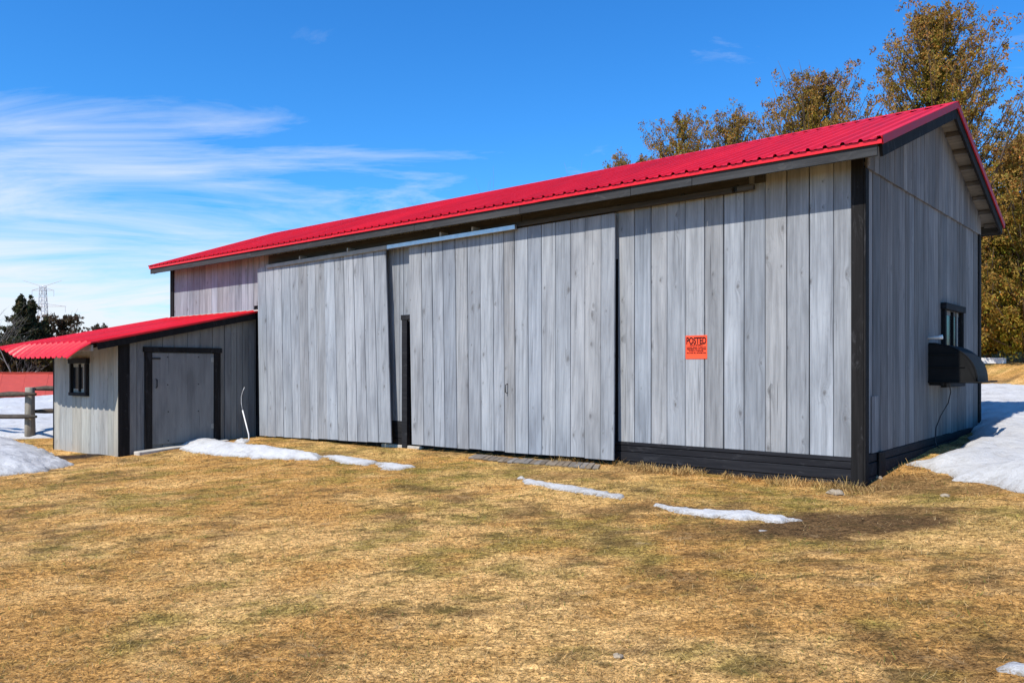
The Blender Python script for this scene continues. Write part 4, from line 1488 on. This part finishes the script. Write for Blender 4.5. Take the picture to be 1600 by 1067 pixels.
def fpost(p, h, r_, seed):
    rs = random.Random(seed)
    path = [Vector((0, 0, -.3)), Vector((0.005, 0, 0.3)), Vector((-0.008, 0.004, 0.7)), Vector((0.0, 0.004, h - .01)), Vector((0, .004, h))]
    V, F = tubev(path, [r_ * 1.08, r_ * 1.03, r_ * .97, r_ * .93, r_ * .86], 12)
    V = [(v[0] * (1 + .08 * (rs.random() - .5)), v[1] * (1 + .08 * (rs.random() - .5)), v[2]) for v in V]
    link('post', mesh('post', V, F, M['fence_wood'], True), fence, p)


def frail(a, b_, r_, seed):
    rs = random.Random(seed)
    a = Vector(a); b_ = Vector(b_)
    path = []; rad = []
    for i in range(8):
        t_ = i / 7
        p = a.lerp(b_, t_) + Vector((0, rs.uniform(-.012, .012), rs.uniform(-.012, .012)))
        path.append(p); rad.append(r_ * (0.55 if i in (0, 7) else rs.uniform(.85, 1.15)))
    V, F = tubev([p - a for p in path], rad, 7)
    link('rail', mesh('rail', V, F, M['fence_rail'], True), fence, a - FO)


fpost((0, 0, 0), 1.24, 0.115, 1)
lft = Vector((-0.93, -0.365, 0.0)).normalized() * 2.55
zl_ = float(terrain(FO.x + lft.x, FO.y + lft.y)) - FO.z
fpost((lft.x, lft.y, zl_), 0.86, 0.11, 2)
rgt = Vector((0.70, 0.714, 0)).normalized() * 2.7
zr_ = float(terrain(FO.x + rgt.x, FO.y + rgt.y)) - FO.z
fpost((rgt.x, rgt.y, zr_), 1.2, 0.11, 3)
for h, s1 in ((1.10, 4), (0.56, 6)):
    off_ = Vector((0.06, -0.09, 0))
    frail(FO + lft * 1.05 + off_ + Vector((0, 0, h - 0.08)), FO + Vector((0.45, 0.05, h - .02)) + off_, 0.062, s1)
    frail(FO + Vector((-0.1, -0.02, h + .09)) - off_ * .3, FO + rgt * 1.03 + Vector((0, 0, h + .17)), 0.06, s1 + 1)

# ------------------------------------------------------------------ red-roofed outbuilding beyond the slope
rb = at(30, 620, 47.5)
oz = -0.38
ob = tag(empty('farm_outbuilding', (rb[0], rb[1], float(terrain(rb[0], rb[1])))), 'low outbuilding with faded red metal roof beyond the rail fence', 'building')
OB = Vector(ob.location)
# its ridge runs across the view
rt = Vector((RX, RY, 0)); fwv = Vector((FX, FY, 0))
E0 = Vector(at(-150, 621, 47.5)); E1 = Vector(at(180, 618, 47.5)); G0 = Vector(at(-140, 583, 52)); G1 = Vector(at(185, 583, 52))
nrm = 9


def quadm(name, A, B, C, D, mat, th=0.05):
    n = (B - A).cross(D - A).normalized()
    o0 = A.copy()
    V = [p - o0 for p in (A, B, C, D)] + [p - o0 - n * th for p in (A, B, C, D)]
    return mesh(name, V, [(0, 1, 2, 3), (7, 6, 5, 4), (0, 4, 5, 1), (1, 5, 6, 2), (2, 6, 7, 3), (3, 7, 4, 0)], mat), o0


for k in range(nrm):
    f0, f1 = k / nrm, (k + 1) / nrm - 0.0008
    me, o0 = quadm('roof_sheet', E0.lerp(E1, f0), E0.lerp(E1, f1), G0.lerp(G1, f1), G0.lerp(G1, f0), M['red_old'])
    o = link('roof_sheet', me, ob, o0 - OB + Vector((0, 0, 0.012 * (k % 2))))
BK0 = G0 * 2 - E0 + Vector((0, 0, 0)); BK1 = G1 * 2 - E1
BK0.z = E0.z; BK1.z = E1.z
me, o0 = quadm('roof_slope', G0, G1, BK1, BK0, M['red_old']); link('roof_slope', me, ob, o0 - OB)
me = bevbox('ridge_cap', (G1 - G0).length / 2, 0.18, 0.03, 0.01, M['red_old'])
link('ridge_cap', me, ob, (G0 + G1) / 2 - OB + Vector((0, 0, 0.03)), (0, 0, math.atan2((G1 - G0).y, (G1 - G0).x)))
ctr = (E0 + E1 + BK0 + BK1) / 4
hw_ = (E1 - E0).length / 2 - .3; hd_ = (BK0 - E0).length / 2 - .5
me = bevbox('wall', hw_, hd_, 1.6, 0.02, M['shed_board'])
link('wall', me, ob, Vector((ctr.x, ctr.y, E0.z - 1.68)) - OB, (0, 0, math.atan2((E1 - E0).y, (E1 - E0).x)))

# ------------------------------------------------------------------ power-line tower far off
TZ = 430.0
tb = at(67, 575, TZ)
tower = tag(empty('transmission_tower', (tb[0], tb[1], -4.0)), 'far steel lattice transmission tower rising behind the dark spruce', 'tower')
ppx = TZ / FPX


def tw(u, v):
    return Vector((RX * (u - 67) * ppx, RY * (u - 67) * ppx, CZ + (HOR - v) * ppx + 4.0))


def strut(name, a, b_, r_):
    V, F = tubev([a, b_], [r_, r_], 4)
    return link(name, mesh(name, V, F, M['steel_far']), tower)


def depth(p, s):
    return p + fwv * s


legs = []
for (su_, sd) in ((-1, -1), (1, -1), (1, 1), (-1, 1)):
    top = depth(tw(67 + 3.2 * su_, 447), sd * 1.1); bt = depth(tw(67 + 9.0 * su_, 575), sd * 3); bt.z = 0
    strut('leg', bt, top, 0.20)
    legs.append((bt, top))
for i in range(4):
    A, B = legs[i], legs[(i + 1) % 4]
    nb = 12
    V = []; F = []
    for k in range(nb):
        f0, f1 = (k / nb) ** .85, ((k + 1) / nb) ** .85
        for (p, q) in ((A[0].lerp(A[1], f0), B[0].lerp(B[1], f1)), (B[0].lerp(B[1], f0), A[0].lerp(A[1], f1)), (A[0].lerp(A[1], f1), B[0].lerp(B[1], f1))):
            v, f = tubev([p, q], [0.10, 0.10], 3)
            bb = len(V); V += v; F += [tuple(j + bb for j in q_) for q_ in f]
    link('bracing', mesh('bracing', V, F, M['steel_far']), tower)
for (ul, vl, ur, vr) in ((50, 453.5, 84, 453.5), (34, 478.5, 103, 478.5)):
    V = []; F = []
    for (a, b_) in ((tw(ul, vl), tw(ur, vr)), (tw(63, vl - 4), tw(ul, vl)), (tw(71, vl - 4), tw(ur, vr)), (tw(63.5, vl - 4), tw(70.5, vl - 4))):
        v, f = tubev([a, b_], [0.17, 0.17], 4)
        bb = len(V); V += v; F += [tuple(j + bb for j in q_) for q_ in f]
    link('crossarm', mesh('crossarm', V, F, M['steel_far']), tower)
for (a, b_) in (((64, 447), (36, 438)), ((70, 447), (96, 438.5))):
    strut('horn', tw(*a), tw(*b_), 0.13)
for (u, v) in ((50, 454), (84, 454), (35, 479), (102, 479)):
    strut('insulator', tw(u, v), tw(u, v + 9), 0.12)


# ------------------------------------------------------------------ trees
def leaf_mesh(name, centres, rad, cols, per, lsz, rs, mat, up=0.9):
    """sprays: per small quads around every centre; cols (n,3)"""
    n = len(centres)
    c = np.repeat(centres, per, 0)
    rr = np.repeat(rad, per)
    k = len(c)
    dirv = rs.randn(k, 3); dirv /= np.linalg.norm(dirv, axis=1)[:, None]
    c = c + dirv * (rr * rs.rand(k) ** 0.5)[:, None] * np.array([1, 1, 1.15])
    a = rs.randn(k, 3) + np.array([0, 0, up]); a /= np.linalg.norm(a, axis=1)[:, None]
    b = np.cross(a, rs.randn(k, 3)); b /= np.linalg.norm(b, axis=1)[:, None] + 1e-9
    L = lsz * (0.6 + 0.8 * rs.rand(k))[:, None]
    W = L * (0.30 + 0.25 * rs.rand(k))[:, None]
    co = np.stack([c - a * L * .5, c + b * W * .5, c + a * L * .55, c - b * W * .5], 1).reshape(-1, 3)
    f = np.arange(k * 4)
    cc = np.repeat(cols, per, 0) * (0.75 + 0.5 * rs.rand(k))[:, None]
    # some sprays have gone rusty, some are still green
    h = rs.rand(k)
    cc = np.where((h > 0.88)[:, None], cc * np.array([1.25, 0.8, 0.7]), cc)
    cc = np.where((h < 0.10)[:, None], cc * np.array([0.7, 1.05, 0.8]), cc)
    return npmesh(name, co, f, 4, mat, np.repeat(np.clip(cc, 0, .8), 4, 0))


def limbs_mesh(name, segs, mat, n=5):
    V = []; F = []
    for path, rad in segs:
        v, f = tubev(path, rad, n, True)
        b = len(V); V += v; F += [tuple(i + b for i in q) for q in f]
    return mesh(name, V, F, mat, True)


def cedar(x, y, H, Rr, seed, label, group, col=(0.235, 0.185, 0.018), col2=(0.30, 0.155, 0.05), dens=1.0, name='cedar_tree', asc=(0.35, 0.95), lsz=0.09, per=29, skirt=0.04, shape=0.75, ragged=0.35, z=None, cat='tree', lean=0.0):
    rs = np.random.RandomState(seed); rr = random.Random(seed)
    z0 = float(terrain(x, y)) if z is None else z
    t = tag(empty(name, (x, y, z0)), label, cat, group)
    tr = [Vector((lean * H * (k / 9) ** 2 + rr.uniform(-.04, .04) * k * .4, rr.uniform(-.04, .04) * k * .4, H * 0.97 * k / 9 - (.25 if k == 0 else 0))) for k in range(10)]
    segs = [(tr, [max(0.016 * H * (1 - k / 9.3), 0.015) for k in range(10)])]
    cen = []; rad = []; cc = []
    nl = int(12 * H * dens)
    c1 = np.array(col); c2 = np.array(col2)
    ph0 = rs.rand() * 6.28
    for i in range(nl):
        h = skirt + (1 - skirt) * rs.rand() ** 1.15 * 0.97
        a = rs.rand() * 2 * math.pi
        # lobes: crown radius varies with direction and height so that the outline is uneven
        lob = 1 + ragged * (math.sin(3 * a + ph0 + 9 * h) * .5 + math.sin(7 * h * 6.28 * .5 + a * 2 + seed) * .5) + rs.randn() * 0.12
        prof_ = min(1.0, (h + .12) / 0.25) * max(1 - h, 0) ** shape
        Lh = Rr * prof_ * max(lob, 0.35) + 0.12
        el = asc[0] + (asc[1] - asc[0]) * (0.5 * h + 0.5 * rs.rand())
        b = Vector((lean * H * h * h, 0, h * H))
        d = Vector((math.cos(a), math.sin(a), 0))
        path = [b]
        for k in range(1, 4):
            f = k / 3
            path.append(b + d * (Lh * f) + Vector((0, 0, Lh * math.tan(min(el, 1.1)) * f * (0.45 + .55 * f) * (0.9 if h < .9 else .4))))
        segs.append((path, [0.012 * Lh + .014, .009 * Lh + .01, .006 * Lh + .007, 0.004]))
        nc = max(3, int(6.0 * Lh))
        tone_ = rs.rand()
        for k in range(nc):
            f = 0.22 + 0.82 * (k + rs.rand()) / nc
            g = min(f, 1.0) * 3; q = int(min(g, 2.999)); p = path[q].lerp(path[q + 1], g - q)
            spread = 0.10 + 0.22 * Lh * f * .6
            p = np.array(p) + rs.randn(3) * spread * np.array([.5, .5, .55])
            if p[2] > H * 1.01: p[2] = H * (0.97 + .03 * rs.rand())
            cen.append(p); rad.append(0.10 + 0.13 * rs.rand())
            w_ = np.clip(0.25 * tone_ + 0.30 * rs.rand() + 0.9 * (f - .55) + 0.25 * (h - .5), 0, 1)
            cc.append((c1 * (1 - w_) + c2 * w_) * (0.7 + 0.55 * rs.rand()))
    # inner fill along the trunk
    for k in range(int(9 * H * dens)):
        h = skirt + (0.93 - skirt) * rs.rand()
        a = rs.rand() * 6.283; q = Rr * max(1 - h, 0) ** shape * 0.55 * rs.rand() ** .6
        cen.append(np.array([lean * H * h * h + q * math.cos(a), q * math.sin(a), h * H])); rad.append(0.2 + .1 * rs.rand()); cc.append(c1 * (0.6 + .4 * rs.rand()))
    # leader
    for k in range(14):
        h = 0.86 + 0.14 * k / 13
        cen.append(np.array([lean * H * h * h, 0, h * H]) + rs.randn(3) * 0.10); rad.append(0.12); cc.append(c1 * .5 + c2 * .5)
    link('trunk', limbs_mesh('trunk', segs, M['bark']), t)
    link('crown', leaf_mesh('crown', np.array(cen), np.array(rad), np.array(cc), per, lsz, rs, M['leaf']), t)
    return t


def tree_at(u, vtop, Z, hwpx, seed, label, group, **kw):
    x_, y_, zt_ = at(u, vtop, Z)
    z0 = float(terrain(x_, y_)) if kw.get('z') is None else kw['z']
    return cedar(x_, y_, zt_ - z0, hwpx * Z / FPX, seed, label, group, **kw)


GC = 'cedars behind the barn'
UPR = dict(asc=(0.75, 1.1))
tree_at(1464, 6, 27.0, 172, 11, 'tallest golden-brown cedar rising behind the barn gable peak', GC, dens=2.3, shape=0.74, ragged=0.22, **UPR)
tree_at(1272, 122, 31, 150, 12, 'broad golden-brown cedar behind the ridge beside the tallest cedar', GC, dens=1.9, shape=0.70, ragged=0.34, **UPR)
tree_at(1147, 176, 34, 110, 13, 'narrow cedar behind the ridge with a single pointed top', GC, dens=1.6, shape=0.72, ragged=0.28, **UPR)
tree_at(1066, 181, 36, 120, 14, 'leaning-topped cedar behind the ridge beside the narrow cedar', GC, dens=1.7, shape=0.72, ragged=0.34, **UPR)
tree_at(1003, 244, 40, 50, 15, 'tiny cedar tip showing above the red ridge', GC, dens=1.0, **UPR)
tree_at(968, 242, 40, 60, 16, 'sparse small cedar tip at the end of the cedar row', GC, dens=1.0, shape=0.6, **UPR)
tree_at(1602, 226, 24.5, 105, 17, 'dense golden cedar standing beyond the gable and snow', GC, dens=3.2, shape=0.45, ragged=0.2)
tree_at(1545, 318, 25.5, 100, 18, 'shorter bushy cedar filling the gap beside the gable', GC, dens=3.4, shape=0.42, ragged=0.2)
tree_at(1665, 210, 26.5, 100, 19, 'dense golden cedar east of the others beyond the snow', GC, dens=1.8, shape=0.5, ragged=0.25)
tree_at(1385, 250, 28.5, 110, 20, 'low cedar hidden mostly behind the barn roof', GC, dens=1.2, shape=0.5)


# bare saplings behind the ridge
def bare(x, y, H, seed, label, group=None, name='bare_tree', r0=None, spread=0.5, depth_=4, z=None, mat='bark_grey', nb=(3, 5)):
    rr = random.Random(seed)
    z0 = float(terrain(x, y)) if z is None else z
    t = tag(empty(name, (x, y, z0)), label, 'tree', group)
    main = []; twigs = []

    def grow(p, d, L, r_, lev):
        n = 4
        path = [p]; rad = [r_]
        q = p
        for k in range(n):
            d = (d + Vector((rr.gauss(0, .10), rr.gauss(0, .10), 0.06 + rr.gauss(0, .05)))).normalized()
            q = q + d * L / n
            path.append(q); rad.append(r_ * (1 - 0.62 * (k + 1) / n))
        (main if lev < 2 else twigs).append((path, rad))
        if lev >= depth_: return
        for k in range(rr.randint(*nb) + (2 if lev == 0 else 0)):
            f = rr.uniform(.35, 1.0) * n; i = int(min(f, n - .001)); b = path[i].lerp(path[i + 1], f - i)
            ax = Vector((rr.gauss(0, 1), rr.gauss(0, 1), rr.gauss(0, .35)))
            nd = (d + ax.normalized() * spread * rr.uniform(.6, 1.4)).normalized()
            grow(b, nd, L * rr.uniform(.45, .68), max(rad[i] * .55, .006), lev + 1)
    grow(Vector((0, 0, -.2)), Vector((0, 0, 1)), H * .55, r0 or H * .016, 0)
    link('trunk', limbs_mesh('trunk', main, M[mat], 5), t)
    link('branches', limbs_mesh('branches', twigs, M[mat], 3), t)
    return t


GS = 'bare saplings behind the ridge'
for (u, v, Z, s, lb) in ((884, 262, 30, 31, 'leafless sapling behind the ridge nearest the cedar row'), (897, 240, 30, 32, 'tallest leafless sapling tip above the red ridge'),
                         (822, 274, 31, 33, 'single leafless twig rising from behind the middle of the ridge'), (712, 300, 32, 34, 'fine leafless sapling behind the far end of the ridge')):
    x_, y_, zt_ = at(u, v, Z)
    z0 = float(terrain(x_, y_))
    bare(x_, y_, (zt_ - z0) * 1.08, s, lb, GS, name='bare_sapling', r0=0.05, spread=0.34, depth_=2, nb=(3, 5))

# western trees beyond the outbuilding
GW = 'trees beyond the outbuilding'


def west_z(u, Z):
    x_, y_, _ = at(u, 575, Z)
    return float(terrain(x_, y_))


def spruce(u, vt, Z, hw, seed, label):
    return tree_at(u, vt, Z, hw, seed, label, GW, name='spruce_tree', col=(0.032, 0.042, 0.018), col2=(0.060, 0.056, 0.026), asc=(-0.25, 0.12), dens=1.7, shape=0.9, ragged=0.3, lsz=0.30, per=14, skirt=0.08)


spruce(34, 461, 68, 62, 41, 'dark green spruce with pointed top before the far tower')
spruce(49, 464, 69, 50, 42, 'second dark spruce tip leaning beside the pointed spruce')
spruce(70, 497, 72, 34, 43, 'short dark spruce at the edge of the spruce pair')
tree_at(102, 495, 75, 40, 44, 'rusty loose-crowned tree right of the dark spruces', GW, name='loose_tree', col=(0.075, 0.058, 0.03), col2=(0.09, 0.062, 0.045), dens=0.65, shape=0.35, ragged=0.45, lsz=0.26, per=12, skirt=0.3)
tree_at(157, 508, 80, 26, 45, 'rusty tree top just showing above the lean-to roof', GW, name='loose_tree', col=(0.075, 0.058, 0.03), col2=(0.09, 0.062, 0.045), dens=0.6, shape=0.35, ragged=0.45, lsz=0.26, per=12, skirt=0.3)
GH = 'olive hedge cedars behind the outbuilding'
for k, (u, v, Z, hw, lb) in enumerate(((-40, 532, 58, 34, 'olive hedge cedar at the outbuilding end farthest from the barn'), (5, 541, 57, 34, 'low olive hedge cedar below the bare pale-limbed tree'), (45, 536, 59, 36, 'olive hedge cedar right under the pair of dark spruces'), (88, 540, 58, 34, 'olive hedge cedar below the rusty loose-crowned tree'), (128, 545, 60, 32, 'olive hedge cedar tucked behind the lean-to roof'))):
    tree_at(u, v, Z, hw, 50 + k, lb, GH, name='hedge_cedar', col=(0.085, 0.062, 0.016), col2=(0.095, 0.06, 0.028), dens=3.2, shape=0.35, lsz=0.22, per=14)
for k, (u, v, Z, lb) in enumerate(((0, 452, 62, 'tall leafless tree with pale limbs beside the dark spruce'), (-22, 448, 64, 'leafless tree west of the tall pale-limbed one'), (28, 500, 56, 'slim leafless tree with pale trunk standing before the spruce'))):
    x_, y_, zt_ = at(u, v, Z); z0 = float(terrain(x_, y_))
    bare(x_, y_, (zt_ - z0) * 1.0, 60 + k, lb, GW, r0=0.2, spread=0.75, depth_=4, nb=(3, 4))

# ------------------------------------------------------------------ far right oddments
x_, y_ = gnd(1548, 569)
pk = link('white_plank', bevbox('white_plank', 0.42, 0.10, 0.09, 0.01, M['white']), None, (x_, y_, float(terrain(x_, y_)) + 0.10), (0, 0, YAW))
tag(pk, 'short white plank lying on the grass before the cedars', 'plank')
